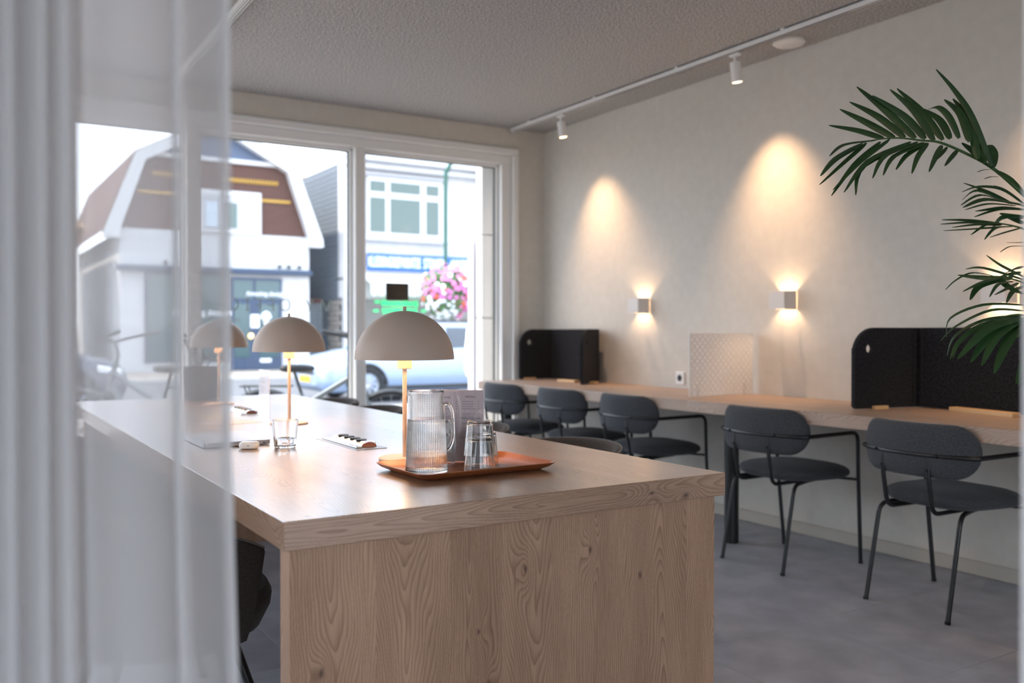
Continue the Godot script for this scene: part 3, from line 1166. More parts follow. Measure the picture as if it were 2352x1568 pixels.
# ---------------------------------------------------------------- tray, carafe and glasses
func tray_set() -> void:
	var c := Vector3(1.152, TOP, -2.087)
	var t := thing("serving_tray", "orange-brown teak tray with flared edges under the carafe and glasses", "tray", c, deg_to_rad(1.5))
	var g := G.new()
	var rows := []
	for q in [[0.31, 0.18, 0.02, 0.0], [0.345, 0.215, 0.022, 0.0005], [0.385, 0.255, 0.026, 0.010], [0.404, 0.274, 0.028, 0.0185], [0.4045, 0.2745, 0.028, 0.0197], [0.402, 0.272, 0.027, 0.0203], [0.394, 0.264, 0.026, 0.0185], [0.37, 0.24, 0.023, 0.0098], [0.335, 0.205, 0.02, 0.0068], [0.30, 0.17, 0.018, 0.006]]:
		var row := PackedVector3Array()
		for p in stadium(q[0], q[1], q[2], 5):
			row.append(Vector3(p.x, q[3], p.y))
		rows.append(row)
	g.grid(rows, true)
	var low := Array(rows[0])
	g.fan(low)
	var inner := Array(rows[-1])
	inner.reverse()
	g.fan(inner)
	flat_uv(g)
	part(g, "body", M.tray_teak, t)
	var base := TOP + 0.0064
	# carafe
	var j := thing("carafe", "ribbed clear glass carafe two thirds full of water on the tray", "carafe", Vector3(1.026, base, -2.064), deg_to_rad(-31.8))
	var sides := 256
	var wall := func(r_in: float, ys: Array, down: bool, rib: float) -> Array:
		var out := []
		for y in ys:
			var row := PackedVector3Array()
			for q in sides:
				var a := TAU * q / sides
				var r: float = r_in - 0.009 * y / 0.207
				r += rib * cos(64.0 * a) * clampf((0.2 - y) / 0.01, 0.0, 1.0)
				# the lip on the side away from the handle draws out into a spout
				var s := exp(-pow(angle_difference(a, PI) / 0.42, 2.0)) * clampf((y - 0.165) / 0.042, 0.0, 1.0)
				r += 0.006 * s * s
				var yy: float = y - (0.006 * (1.0 - cos(a)) * 0.5 if y > 0.2 else 0.0) * 0.0
				row.append(Vector3(cos(a) * r, yy, sin(a) * r))
			out.append(row)
		if down:
			out.reverse()
		return out
	g = G.new()
	var ys := [0.0015, 0.004, 0.02, 0.05, 0.09, 0.13, 0.165, 0.18, 0.192, 0.200, 0.2065]
	var outer: Array = wall.call(0.0530, ys, false, 0.00055)
	var inside: Array = wall.call(0.0508, [0.0075, 0.01, 0.05, 0.09, 0.13, 0.165, 0.18, 0.192, 0.200, 0.2065], true, 0.0)
	var foot := []
	for r in [0.002, 0.03, 0.0505]:
		var row := PackedVector3Array()
		for q in sides:
			row.append(Vector3(cos(TAU * q / sides) * r, 0.0, sin(TAU * q / sides) * r))
		foot.append(row)
	var well := []
	for r in [0.0485, 0.03, 0.002]:
		var row := PackedVector3Array()
		for q in sides:
			row.append(Vector3(cos(TAU * q / sides) * r, 0.0070, sin(TAU * q / sides) * r))
		well.append(row)
	g.grid(foot + outer + inside + well, true)
	part(g, "body", M.drink_glass, j)
	g = G.new()
	lathe(g, [Vector2(0.0, 0.0068), Vector2(0.0507, 0.0068), Vector2(0.0510 - 0.009 * 0.135 / 0.207, 0.135), Vector2(0.0, 0.1346)], 96)
	part(g, "water", M.water, j)
	g = G.new()
	tube(g, spline([Vector3(0.0448, 0.172, 0), Vector3(0.056, 0.170, 0), Vector3(0.064, 0.155, 0), Vector3(0.0675, 0.115, 0), Vector3(0.066, 0.085, 0), Vector3(0.058, 0.062, 0), Vector3(0.0502, 0.056, 0)], 6), 0.0042, 12)
	part(g, "handle", M.drink_glass, j)
	# glasses
	var cup := thing("drinking_glass", "clear upturned tumbler standing on the tray, lower of the stack before the menu", "glass", Vector3.ZERO, 0.0, "tumblers on the tray")
	g = G.new()
	var p := [Vector2(0.0, 0.0), Vector2(0.028, 0.0), Vector2(0.0315, 0.0015), Vector2(0.0330, 0.006), Vector2(0.0405, 0.087), Vector2(0.0400, 0.0880), Vector2(0.0390, 0.0872), Vector2(0.0314, 0.012), Vector2(0.0295, 0.0088), Vector2(0.0, 0.008)]
	lathe(g, p, 56, Vector3.ZERO, 75.0)
	part(g, "bowl", M.drink_glass, cup)
	var turned := Basis(Vector3.RIGHT, PI)
	var places := [[Vector3(1.146, base + 0.088, -2.004), ""], [Vector3(1.146, base + 0.130, -2.004), "clear upturned tumbler on top of the stack before the menu"], [Vector3(1.214, base + 0.088, -2.102), "single clear upturned tumbler at the tray's far corner"], [Vector3(1.113, base + 0.088, -2.163), "clear upturned tumbler behind the carafe handle, lower of two"], [Vector3(1.113, base + 0.1235, -2.163), "clear upturned tumbler behind the carafe handle, on another glass"]]
	for k in places.size():
		var o: Node3D = cup if k == 0 else copy(cup, Vector3.ZERO, 0.0, places[k][1])
		o.transform = Transform3D(turned, places[k][0])
	var alone := copy(cup, Vector3(0.890, TOP, -2.772), 0.0, "clear tumbler with a little water standing on the table")
	alone.basis = Basis()
	alone.set_meta("group", "tumblers in use")
	g = G.new()
	lathe(g, [Vector2(0.0, 0.0078), Vector2(0.0294, 0.0084), Vector2(0.0316, 0.0115), Vector2(0.0334, 0.030), Vector2(0.0, 0.0297)], 48)
	part(g, "water", M.water, alone)
	# menu in a clear stand
	menu_stand(Vector3(1.176, base - 0.0004, -2.179), deg_to_rad(-31.8), "pinkish menu card in a clear stand behind the carafe", 0.15, 0.199, true)


func menu_stand(at: Vector3, turn: float, label: String, w: float, h: float, written: bool) -> void:
	var t := thing("menu_stand", label, "menu", at, turn)
	var g := G.new()
	rbox(g, Vector3(0, h / 2, 0), Vector3(w - 0.006, h - 0.006, 0.0008), 0.0)
	part(g, "menu_card", M.paper_pink if written else M.paper, t)
	for z in [0.0016, -0.0016]:
		g = G.new()
		rbox(g, Vector3(0, h / 2, z), Vector3(w, h, 0.0012), 0.0003)
		part(g, "clear_cover", M.acrylic, t)
	g = G.new()
	rbox(g, Vector3(0, 0.001, 0), Vector3(w, 0.002, 0.03), 0.0005)
	part(g, "foot", M.acrylic, t)
	# print
	if written:
		letters("COFFEE", 0.0042, 0.0002, "heading", M.ink, t, Transform3D(Basis(), Vector3(-0.030, h - 0.023, 0.0005)))
		letters("SPECIALS", 0.0042, 0.0002, "heading", M.ink, t, Transform3D(Basis(), Vector3(0.036, h - 0.021, 0.0005)))
		letters("Plantaardige melk", 0.0034, 0.0002, "heading", M.ink, t, Transform3D(Basis(), Vector3(0.036, h - 0.079, 0.0005)))
	g = G.new()
	var r := RandomNumberGenerator.new()
	r.seed = 5
	var columns := [[-0.062, 0.0, -0.002, 22], [0.014, 0.036, 0.058, 14]] if written else [[-w / 2 + 0.012, 0.0, w / 2 - 0.012, 24]]
	for c in columns:
		var y := h - 0.034
		for k in c[3]:
			if k % 6 == 4 or (written and c[0] > 0 and k in [7, 8]):
				y -= 0.0066
				continue
			var x: float = c[0]
			var stop: float = lerpf(c[0], c[2], r.randf_range(0.35, 0.75))
			while x < stop:
				var l := r.randf_range(0.003, 0.008)
				rbox(g, Vector3(x + l / 2, y, 0.0005), Vector3(l, 0.0014, 0.0002), 0.0)
				x += l + 0.0012
			rbox(g, Vector3(c[2], y, 0.0005), Vector3(0.0032, 0.0014, 0.0002), 0.0)
			y -= 0.0066
	var ink := part(g, "print", M.ink_pale, t)
	ink.set_meta("kind", "stuff")
	if written:
		g = G.new()
		for q in 5:
			var a := TAU * q / 5.0
			var ring := []
			for s in 17:
				var b := TAU * s / 16.0
				ring.append(Vector3(0.058 + cos(a) * 0.004 + cos(b) * 0.0042, h - 0.093 + sin(a) * 0.004 + sin(b) * 0.0042, 0.0006))
			tube(g, ring, 0.00022, 4, false)
		part(g, "flower_print", M.ink_red, t)


# ---------------------------------------------------------------- other things on the table
func table_things() -> void:
	var u := thing("power_unit", "long steel flip-up socket box set in the tabletop before the lamp", "socket box", Vector3(1.106, TOP, -2.78), 0.0, "steel socket boxes in the table")
	var g := G.new()
	plate(g, stadium(0.104, 0.362, 0.006, 4), 0.0016, Transform3D(Basis(Vector3.RIGHT, -PI / 2), Vector3(0, 0.0009, 0)))
	part(g, "flange", M.steel_satin, u)
	g = G.new()
	rbox(g, Vector3(-0.030, 0.004, 0.0), Vector3(0.020, 0.005, 0.31), 0.0015)
	part(g, "lid", M.steel, u)
	g = G.new()
	var ridge := []
	for e in [-0.13, 0.13]:
		var row := PackedVector3Array()
		for k in 9:
			var a := PI * k / 8.0
			row.append(Vector3(0.012 + cos(a) * 0.026, 0.001 + sin(a) * 0.016, e))
		ridge.append(row)
	g.grid(ridge)
	part(g, "module", M.steel, u)
	for e in [-1.0, 1.0]:
		g = G.new()
		var cap := []
		for k in 9:
			var a := PI * k / 8.0
			cap.append(Vector3(0.012 + cos(a) * 0.0258, 0.001 + sin(a) * 0.0158, e * 0.1302))
		if e < 0:
			cap.reverse()
		g.fan(cap)
		part(g, "end_cap", M.fence_rail, u)
	for k in 4:
		g = G.new()
		lathe(g, [Vector2(0.0, 0.0), Vector2(0.0185, 0.0), Vector2(0.0185, 0.002), Vector2(0.016, 0.0028), Vector2(0.0, 0.0015)], 24, Vector3(0.012, 0.0165, -0.09 + k * 0.052))
		part(g, "socket", M.black_plastic, u)
	g = G.new()
	rbox(g, Vector3(0.044, 0.006, 0.04), Vector3(0.003, 0.012, 0.13), 0.001)
	part(g, "flap", M.steel, u)
	copy(u, Vector3(1.120, TOP, -4.12), 0.0, "long steel flip-up socket box set in the tabletop by the curtain edge")

	var l := thing("laptop", "closed thin silver laptop lying on the table", "laptop", Vector3(0.775, TOP, -3.04))
	for q in [["base", 0.0065, 0.008], ["lid", 0.0135, 0.0045]]:
		g = G.new()
		plate(g, stadium(0.212, 0.304, 0.012, 5), q[2], Transform3D(Basis(Vector3.RIGHT, -PI / 2), Vector3(0, q[1], 0)))
		part(g, q[0], M.alu_laptop, l)
	for k in 2:
		g = G.new()
		rbox(g, Vector3(0.062 + k * 0.022, 0.0065, 0.1521), Vector3(0.010, 0.003, 0.0008), 0.0)
		part(g, "port", M.black_plastic, l)
	for q in [[-0.08, -0.12], [0.08, -0.12], [-0.08, 0.12], [0.08, 0.12]]:
		g = G.new()
		rbox(g, Vector3(q[0], 0.00125, q[1]), Vector3(0.016, 0.0025, 0.016), 0.0006)
		part(g, "rubber_foot", M.black_plastic, l)

	var b := thing("earbud_case", "small white rounded earbud case before the laptop", "case", Vector3(0.789, TOP, -2.808), deg_to_rad(-31.8))
	g = G.new()
	pillow(g, stadium(0.060, 0.0235, 0.0117, 8), 0.045, func(x, y, o): return Vector3(x, 0.0118 + y, o), 7.0)
	part(g, "shell", M.bud_case, b)
	g = G.new()
	rbox(g, Vector3(0.003, 0.0115, 0.0222), Vector3(0.007, 0.0024, 0.0008), 0.0004)
	part(g, "port", M.black_plastic, b)

	menu_stand(Vector3(1.105, TOP, -3.71), -PI / 2, "white menu card in a clear stand beside the second lamp", 0.148, 0.205, false)
	g = G.new()
	rbox(g, Vector3(0, 0.0006, 0), Vector3(0.21, 0.0012, 0.148), 0.0, -1, Basis(Vector3.UP, 0.12))
	var sh := part(g, "paper_sheet", M.paper, self)
	sh.position = Vector3(0.955, TOP, -3.665)
	tag(sh, "loose white paper sheet lying by the menu card", "paper")

	# vase with dried flowers at the far end
	var v := thing("flower_vase", "dark square vase of dried flowers at the table's far end", "vase", Vector3(1.155, TOP, -5.02), deg_to_rad(-31.8))
	g = G.new()
	var rows := []
	for q in [[0.12, 0.0], [0.145, 0.004], [0.15, 0.17], [0.147, 0.175], [0.138, 0.172], [0.13, 0.03]]:
		var row := PackedVector3Array()
		for p in stadium(q[0], q[0], 0.02, 4):
			row.append(Vector3(p.x, q[1], p.y))
		rows.append(row)
	g.grid(rows, true)
	g.fan(Array(rows[0]))
	var top := Array(rows[-1])
	top.reverse()
	g.fan(top)
	part(g, "vessel", M.pot_dark, v)
	var r := RandomNumberGenerator.new()
	r.seed = 21
	for k in 9:
		var a := r.randf_range(0, TAU)
		var out := r.randf_range(0.05, 0.13)
		var tip := Vector3(cos(a) * out, r.randf_range(0.23, 0.34), sin(a) * out)
		if k == 0:
			tip = Vector3(0.125, 0.225, 0.02)
		if k == 1:
			tip = Vector3(0.105, 0.285, 0.0)
		g = G.new()
		tube(g, spline([Vector3(tip.x * 0.1, 0.06, tip.z * 0.1), Vector3(tip.x * 0.35, 0.19, tip.z * 0.35), tip], 5), 0.002, 6)
		var stem := part(g, "stem", M.stem_green, v)
		g = G.new()
		for q in 9:
			var d := Vector3(r.randfn(), r.randfn(), r.randfn()).normalized()
			var s := d.cross(Vector3.UP).normalized() * 0.009
			var e := tip + d * 0.034
			var m := tip + d * 0.016
			g.tri(tip, m + s, e)
			g.tri(tip, e, m - s)
		part(g, "flower_head", M.dried_yellow if k in [0, 5] else M.dried_brown, stem)


# ---------------------------------------------------------------- wall lamps, socket
func wall_things() -> void:
	var t := thing("wall_sconce", "small white box wall lamp above the window-end felt screen", "wall lamp", Vector3.ZERO, 0.0, "box lamps on the counter wall")
	var g := G.new()
	# x runs out from the wall towards -x
	rbox(g, Vector3(-0.097, 0, 0), Vector3(0.006, 0.100, 0.112), 0.0015)
	part(g, "front", M.sconce_white, t)
	for s in [-1.0, 1.0]:
		g = G.new()
		rbox(g, Vector3(-0.0505, 0, s * 0.0535), Vector3(0.089, 0.100, 0.005), 0.0012)
		part(g, "side", M.sconce_white, t)
	g = G.new()
	rbox(g, Vector3(-0.003, 0, 0), Vector3(0.006, 0.098, 0.1), 0.001)
	part(g, "back_plate", M.sconce_white, t)
	g = G.new()
	rbox(g, Vector3(-0.05, 0, 0), Vector3(0.02, 0.012, 0.03), 0.003)
	part(g, "led_lamp", M.sconce_led_lamp, t)
	omni("sconce_light", Vector3(-0.05, 0, 0), Color(1.0, 0.82, 0.63), 0.030, 0.012, t)
	t.position = Vector3(WALL_X, 1.286, -4.745)
	copy(t, Vector3(WALL_X, 1.286, -3.506), 0.0, "small white box wall lamp above the pegboard end")
	copy(t, Vector3(WALL_X, 1.286, -2.282), 0.0, "small white box wall lamp half hidden by palm leaves")

	var s := thing("wall_socket", "white wall power socket just above the counter", "socket", Vector3(WALL_X, 0.815, -4.385))
	g = G.new()
	rbox(g, Vector3(-0.005, 0, 0), Vector3(0.010, 0.08, 0.08), 0.003)
	part(g, "plate", M.white_plastic, s)
	g = G.new()
	var turn := Basis(Vector3.BACK, PI / 2)
	lathe(g, [Vector2(0.0, 0.0102), Vector2(0.019, 0.0102), Vector2(0.0195, 0.011), Vector2(0.021, 0.011), Vector2(0.021, 0.009), Vector2(0.0, 0.009)], 24)
	inst(g.mesh(), "recess", M.slot_dark, s, Transform3D(turn, Vector3.ZERO))


# ---------------------------------------------------------------- screens on the counter
func felt_panel(parent: Node, a: Vector3, b: Vector3, h: float, round_at_a: bool) -> void:
	var w := a.distance_to(b)
	var x := frame_of(a, b - a, Vector3.UP)
	var g := G.new()
	if not round_at_a:
		plate(g, PackedVector2Array([Vector2(0, 0), Vector2(w, 0), Vector2(w, h), Vector2(0, h)]), 0.022, x)
	else:
		var hc := Vector2(0.088, h - 0.098)
		var hr := 0.021
		var R := 0.125
		var low := PackedVector2Array([Vector2(0, 0.012), Vector2(0.012, 0), Vector2(w, 0), Vector2(w, hc.y), Vector2(hc.x + hr, hc.y)])
		for k in range(1, 12):
			low.append(hc + Vector2(cos(PI * k / 12.0), -sin(PI * k / 12.0)) * hr)
		low.append_array(PackedVector2Array([hc - Vector2(hr, 0), Vector2(0, hc.y)]))
		var up := PackedVector2Array([Vector2(0, hc.y), hc - Vector2(hr, 0)])
		for k in range(1, 12):
			up.append(hc + Vector2(-cos(PI * k / 12.0), sin(PI * k / 12.0)) * hr)
		up.append_array(PackedVector2Array([hc + Vector2(hr, 0), Vector2(w, hc.y), Vector2(w, h)]))
		for k in 13:
			var q := PI / 2 + PI / 2 * k / 12.0
			var pt := Vector2(R, h - R) + Vector2(cos(q), sin(q)) * R
			if pt.y > hc.y + 0.001:
				up.append(pt)
		plate(g, low, 0.022, x)
		plate(g, up, 0.022, x)
	part(g, "panel", M.felt_charcoal, parent)


func clamp_block(parent: Node, at: Vector3, dir: Vector3, l: float, h := 0.016) -> void:
	var g := G.new()
	rbox(g, at + Vector3(0, h / 2, 0), Vector3(l, h, 0.05), 0.002, 0, Basis(dir.normalized(), Vector3.UP, dir.normalized().cross(Vector3.UP)))
	part(g, "wood_clamp", M.clamp_birch, parent)


func desk_screens() -> void:
	var h := 0.376
	var y := TOP + 0.004
	var s := thing("felt_screen", "charcoal felt desk screen standing on the counter at the window corner", "desk screen", Vector3.ZERO, 0.0, "felt screens on the counter")
	felt_panel(s, Vector3(3.655, y, -5.795), Vector3(3.935, y, -5.785), h, true)
	felt_panel(s, Vector3(3.946, y, -5.775), Vector3(3.946, y, -5.20), h, false)
	felt_panel(s, Vector3(3.655, y, -5.0), Vector3(3.935, y, -5.19), h, true)
	for q in [[Vector3(3.74, TOP, -5.79), Vector3(1, 0, 0.03), 0.10], [Vector3(3.80, TOP, -5.36), Vector3(0.1, 0, 1), 0.19], [Vector3(3.81, TOP, -5.075), Vector3(1, 0, -0.68), 0.09]]:
		clamp_block(s, q[0], q[1], q[2])
	var b := thing("felt_screen", "large charcoal felt desk screen on the counter behind the palm", "desk screen", Vector3.ZERO, 0.0, "felt screens on the counter")
	felt_panel(b, Vector3(3.555, y, -2.745), Vector3(3.945, y, -2.682), h, true)
	var g := G.new()
	for k in 2:
		rbox(g, Vector3(3.905 + k * 0.022, y + h / 2, -2.675 + k * 0.028), Vector3(0.012, h - 0.006, 0.012), 0.003)
	part(g, "hinge", M.felt_charcoal, b)
	felt_panel(b, Vector3(3.942, y, -2.68), Vector3(3.948, y, -1.70), h, false)
	felt_panel(b, Vector3(3.60, y, -1.50), Vector3(3.93, y, -1.66), h, true)
	clamp_block(b, Vector3(3.70, TOP, -2.718), Vector3(1, 0, 0.16), 0.085)
	clamp_block(b, Vector3(3.855, TOP, -2.30), Vector3(-0.22, 0, 1), 0.34, 0.02)

	# white pegboard square to the wall
	var p := thing("pegboard", "white pegboard panel with rows of slots standing on the counter", "pegboard", Vector3(3.478, TOP + 0.005, -3.752))
	g = G.new()
	var w := 0.488
	h = 0.345
	var th := 0.005
	var xs := [0.0]
	var ys := [0.0]
	for k in 24:
		xs.append_array([0.014 + k * 0.02 - 0.0025, 0.014 + k * 0.02 + 0.0025])
	for k in 17:
		ys.append_array([0.0125 + k * 0.02 - 0.0068, 0.0125 + k * 0.02 + 0.0068])
	xs.append(w)
	ys.append(h)
	for a in xs.size() - 1:
		for b2 in ys.size() - 1:
			var x0: float = xs[a]
			var x1: float = xs[a + 1]
			var y0: float = ys[b2]
			var y1: float = ys[b2 + 1]
			var hole: bool = a % 2 == 1 and b2 % 2 == 1 and ((a + b2) / 2) % 2 == 0
			if hole:
				var z := th / 2
				g.quad(Vector3(x0, y0, -z), Vector3(x0, y0, z), Vector3(x0, y1, z), Vector3(x0, y1, -z))
				g.quad(Vector3(x1, y0, z), Vector3(x1, y0, -z), Vector3(x1, y1, -z), Vector3(x1, y1, z))
				g.quad(Vector3(x0, y0, -z), Vector3(x1, y0, -z), Vector3(x1, y0, z), Vector3(x0, y0, z))
				g.quad(Vector3(x0, y1, z), Vector3(x1, y1, z), Vector3(x1, y1, -z), Vector3(x0, y1, -z))
			else:
				g.quad(Vector3(x0, y0, th / 2), Vector3(x1, y0, th / 2), Vector3(x1, y1, th / 2), Vector3(x0, y1, th / 2))
				g.quad(Vector3(x1, y0, -th / 2), Vector3(x0, y0, -th / 2), Vector3(x0, y1, -th / 2), Vector3(x1, y1, -th / 2))
	for q in [[Vector3(w / 2, -0.001, 0), Vector3(w, 0.002, th)], [Vector3(w / 2, h + 0.001, 0), Vector3(w, 0.002, th)], [Vector3(-0.001, h / 2, 0), Vector3(0.002, h, th)], [Vector3(w + 0.001, h / 2, 0), Vector3(0.002, h, th)]]:
		rbox(g, q[0], q[1], 0.0008)
	part(g, "board", M.white_lacquer, p)
	for x in [0.06, 0.42]:
		g = G.new()
		rbox(g, Vector3(x, 0.03, 0.006), Vector3(0.022, 0.07, 0.004), 0.001)
		rbox(g, Vector3(x, -0.0035, 0.0), Vector3(0.022, 0.003, 0.09), 0.001)
		part(g, "clear_foot", M.acrylic, p)


# ---------------------------------------------------------------- palm
func leaflet_mesh(pts: Array, width: float, fold: Vector3) -> ArrayMesh:
	var line := spline(pts, 5)
	var rows := []
	var count := line.size()
	var total: Vector3 = pts[-1] - pts[0]
	var side := total.cross(fold).normalized()
	for k in count:
		var s := float(k) / (count - 1)
		var w := width * pow(sin(PI * pow(s * 0.96 + 0.02, 0.62)), 0.75) + 0.0006
		var c: Vector3 = line[k]
		rows.append(PackedVector3Array([c - side * w - fold * w * 0.35, c, c + side * w - fold * w * 0.35]))
	var g := G.new()
	g.grid(rows)
	return g.mesh()


func zoom_points(list: Array, ox: float, oy: float, k: float, d0: float, d1: float) -> Array:
	var o := []
	for q in list.size():
		var s := float(q) / maxf(list.size() - 1, 1)
		o.append(at_depth(ox + list[q][0] * k, oy + list[q][1] * k, lerpf(d0, d1, s)))
	return o


func palm() -> void:
	var foot := Vector3(2.98, 0, -1.36)
	var t := thing("potted_palm", "tall kentia palm with long dark green fronds arching before the counter wall", "palm", foot)
	var g := G.new()
	lathe(g, [Vector2(0.0, 0.0), Vector2(0.13, 0.0), Vector2(0.135, 0.004), Vector2(0.165, 0.30), Vector2(0.165, 0.305), Vector2(0.155, 0.305), Vector2(0.150, 0.26), Vector2(0.0, 0.26)], 40)
	part(g, "planter", M.planter_grey, t)
	g = G.new()
	lathe(g, [Vector2(0.0, 0.272), Vector2(0.1, 0.268), Vector2(0.150, 0.262)], 24)
	part(g, "soil", M.soil, t)
	var a := [1850.0, 140.0, 0.2679]
	var b := [2160.0, 380.0, 0.3316]
	var fronds := [
		{"z": a, "d": 2.62, "rachis": [[2250, 1500], [1874, 1150], [1600, 915], [1350, 780], [1150, 698], [1000, 682], [800, 660], [600, 675], [470, 708]], "up": [
			[[670, 660], [450, 592], [200, 550], 0.010], [[765, 655], [520, 520], [295, 412], 0.012], [[855, 655], [620, 470], [380, 350], 0.012], [[945, 660], [690, 420], [440, 220], 0.013], [[1030, 665], [850, 470], [575, 295], 0.013],
			[[1105, 680], [930, 420], [725, 243], 0.012], [[1180, 675], [1000, 430], [785, 235], 0.012], [[1245, 665], [1150, 500], [1000, 405], 0.012], [[1320, 660], [1235, 480], [1140, 392], [1055, 412], 0.011], [[1410, 690], [1330, 450], [1190, 328], 0.013],
			[[1480, 840], [1400, 500], [1265, 322], 0.013], [[1600, 900], [1430, 480], [1280, 250], [1120, 70], 0.010], [[1540, 870], [1460, 640], [1400, 440], 0.012], [[1605, 915], [1612, 790], [1570, 718], [1545, 760], 0.014], [[1520, 850], [1430, 760], [1340, 700], 0.011]],
		"down": [
			[[600, 675], [330, 712], [205, 815], 0.008], [[480, 705], [260, 830], [128, 985], 0.012], [[520, 700], [330, 865], [120, 1060], 0.008], [[640, 690], [420, 880], [222, 1155], 0.009], [[720, 668], [470, 860], [235, 1105], 0.008], [[900, 690], [540, 850], [330, 1125], 0.010],
			[[960, 690], [500, 890], [430, 1150], 0.010], [[1010, 695], [690, 800], [575, 1005], 0.009], [[1030, 700], [760, 810], [665, 980], 0.009], [[1040, 700], [870, 800], [775, 932], 0.009], [[1046, 700], [965, 810], [912, 965], 0.009], [[1165, 720], [1115, 820], [1060, 950], 0.009],
			[[1212, 735], [1160, 800], [1110, 855], 0.006], [[1300, 760], [1245, 830], [1195, 900], 0.008], [[1590, 930], [1530, 930], [1470, 952], 0.003], [[1650, 990], [1590, 990], [1530, 1010], 0.003], [[1640, 940], [1760, 1010], [1874, 1120], 0.009]]},
		{"z": b, "d": 2.72, "rachis": [[760, 560], [640, 330], [579, 280], [500, 262], [420, 240]], "up": [
			[[500, 265], [330, 180], [160, 120], 0.005], [[560, 250], [420, 160], [260, 145], [150, 182], 0.005], [[480, 262], [260, 170], [150, 240], 0.005], [[579, 265], [450, 170], [370, 138], 0.004]],
		"down": [
			[[480, 262], [280, 200], [140, 275], 0.006], [[560, 265], [315, 228], [155, 290], 0.011], [[520, 275], [330, 262], [170, 306], 0.006], [[579, 300], [430, 288], [240, 316], 0.010], [[560, 300], [400, 300], [235, 355], 0.007]]},
		{"z": b, "d": 2.68, "rachis": [[800, 640], [680, 500], [579, 440], [440, 405], [330, 395]], "up": [
			[[440, 405], [200, 378], [10, 375], 0.005], [[400, 400], [200, 392], [0, 406], 0.004], [[579, 360], [480, 345], [410, 330], 0.009], [[579, 350], [420, 360], [340, 480], 0.008], [[579, 400], [500, 365], [420, 335], 0.008]],
		"down": [
			[[420, 410], [250, 405], [80, 428], 0.006], [[440, 420], [250, 435], [20, 450], 0.005], [[440, 405], [330, 400], [210, 480], 0.006], [[500, 420], [380, 430], [305, 512], 0.006], [[560, 430], [450, 460], [340, 497], 0.004], [[579, 530], [520, 532], [455, 533], 0.003], [[579, 556], [480, 560], [412, 600], 0.002]]},
		{"z": b, "d": 2.60, "rachis": [[820, 1020], [700, 900], [579, 815], [450, 775], [330, 770]], "up": [
			[[579, 770], [420, 690], [318, 620], 0.004], [[579, 790], [300, 708], [175, 716], 0.004], [[500, 780], [300, 775], [120, 758], 0.009], [[579, 700], [520, 712], [440, 750], 0.005], [[560, 740], [480, 750], [400, 772], 0.006]],
		"down": [
			[[420, 775], [230, 740], [110, 790], [35, 860], 0.003], [[420, 778], [290, 805], [155, 872], 0.006], [[440, 780], [270, 830], [205, 930], 0.012], [[500, 800], [400, 820], [340, 910], 0.006], [[540, 810], [460, 850], [375, 895], 0.006], [[579, 830], [500, 870], [458, 950], 0.008], [[400, 776], [480, 840], [579, 890], 0.010]]},
		{"z": b, "d": 2.52, "rachis": [[840, 1200], [720, 1110], [579, 1040], [500, 1035], [420, 1050]], "up": [
			[[579, 965], [300, 962], [70, 1055], [40, 1190], 0.004], [[579, 1005], [350, 1000], [110, 1110], [0, 1215], 0.004], [[579, 1035], [300, 1070], [100, 1180], [45, 1320], 0.005]],
		"down": [
			[[540, 1040], [280, 1100], [120, 1220], [68, 1340], 0.006], [[520, 1040], [270, 1120], [130, 1220], [85, 1335], 0.008], [[560, 1045], [330, 1120], [118, 1338], 0.017], [[560, 1050], [350, 1160], [208, 1362], 0.017], [[575, 1050], [400, 1160], [285, 1385], 0.016], [[585, 1055], [460, 1220], [372, 1440], 0.017], [[600, 1060], [560, 1130], [530, 1190], 0.010], [[640, 1180], [580, 1340], [525, 1510], 0.012], [[640, 1300], [590, 1440], [540, 1520], 0.008]]},
	]
	for f in fronds:
		var z: Array = f.z
		var d: float = f.d
		var line := zoom_points(f.rachis, z[0], z[1], z[2], d + 0.12, d - 0.06)
		var stem := [foot + Vector3(rng.randf_range(-0.04, 0.04), 0.265, rng.randf_range(-0.04, 0.04)), foot.lerp(line[0], 0.25) + Vector3(0, 0.45, 0) * 0.6]
		stem[1].y = clampf(line[0].y * 0.55, 0.45, 0.75)
		var whole := spline(stem + line, 6)
		var radii := []
		for k in whole.size():
			radii.append(lerpf(0.008, 0.0012, pow(float(k) / (whole.size() - 1), 0.8)))
		g = G.new()
		tube(g, whole, radii, 8)
		for k in g.v.size():
			g.v[k] -= foot
		var fr := part(g, "frond", M.palm_stem, t)
		var facing := -ray(2200, 600).normalized()
		for side in ["up", "down"]:
			for q in f[side]:
				var pts: Array = q.slice(0, q.size() - 1)
				var near: float = d + (0.03 if side == "up" else -0.01)
				var far: float = near + (0.09 if side == "up" else -0.10) * rng.randf_range(0.6, 1.2)
				var w := zoom_points(pts, z[0], z[1], z[2], near, far)
				for k in w.size():
					w[k] -= foot
				var m := leaflet_mesh(w, q[-1] * 0.88, (facing + Vector3(0, 0.5 if side == "up" else 0.9, 0)).normalized())
				inst(m, "leaflet", M.palm_leaf, fr)


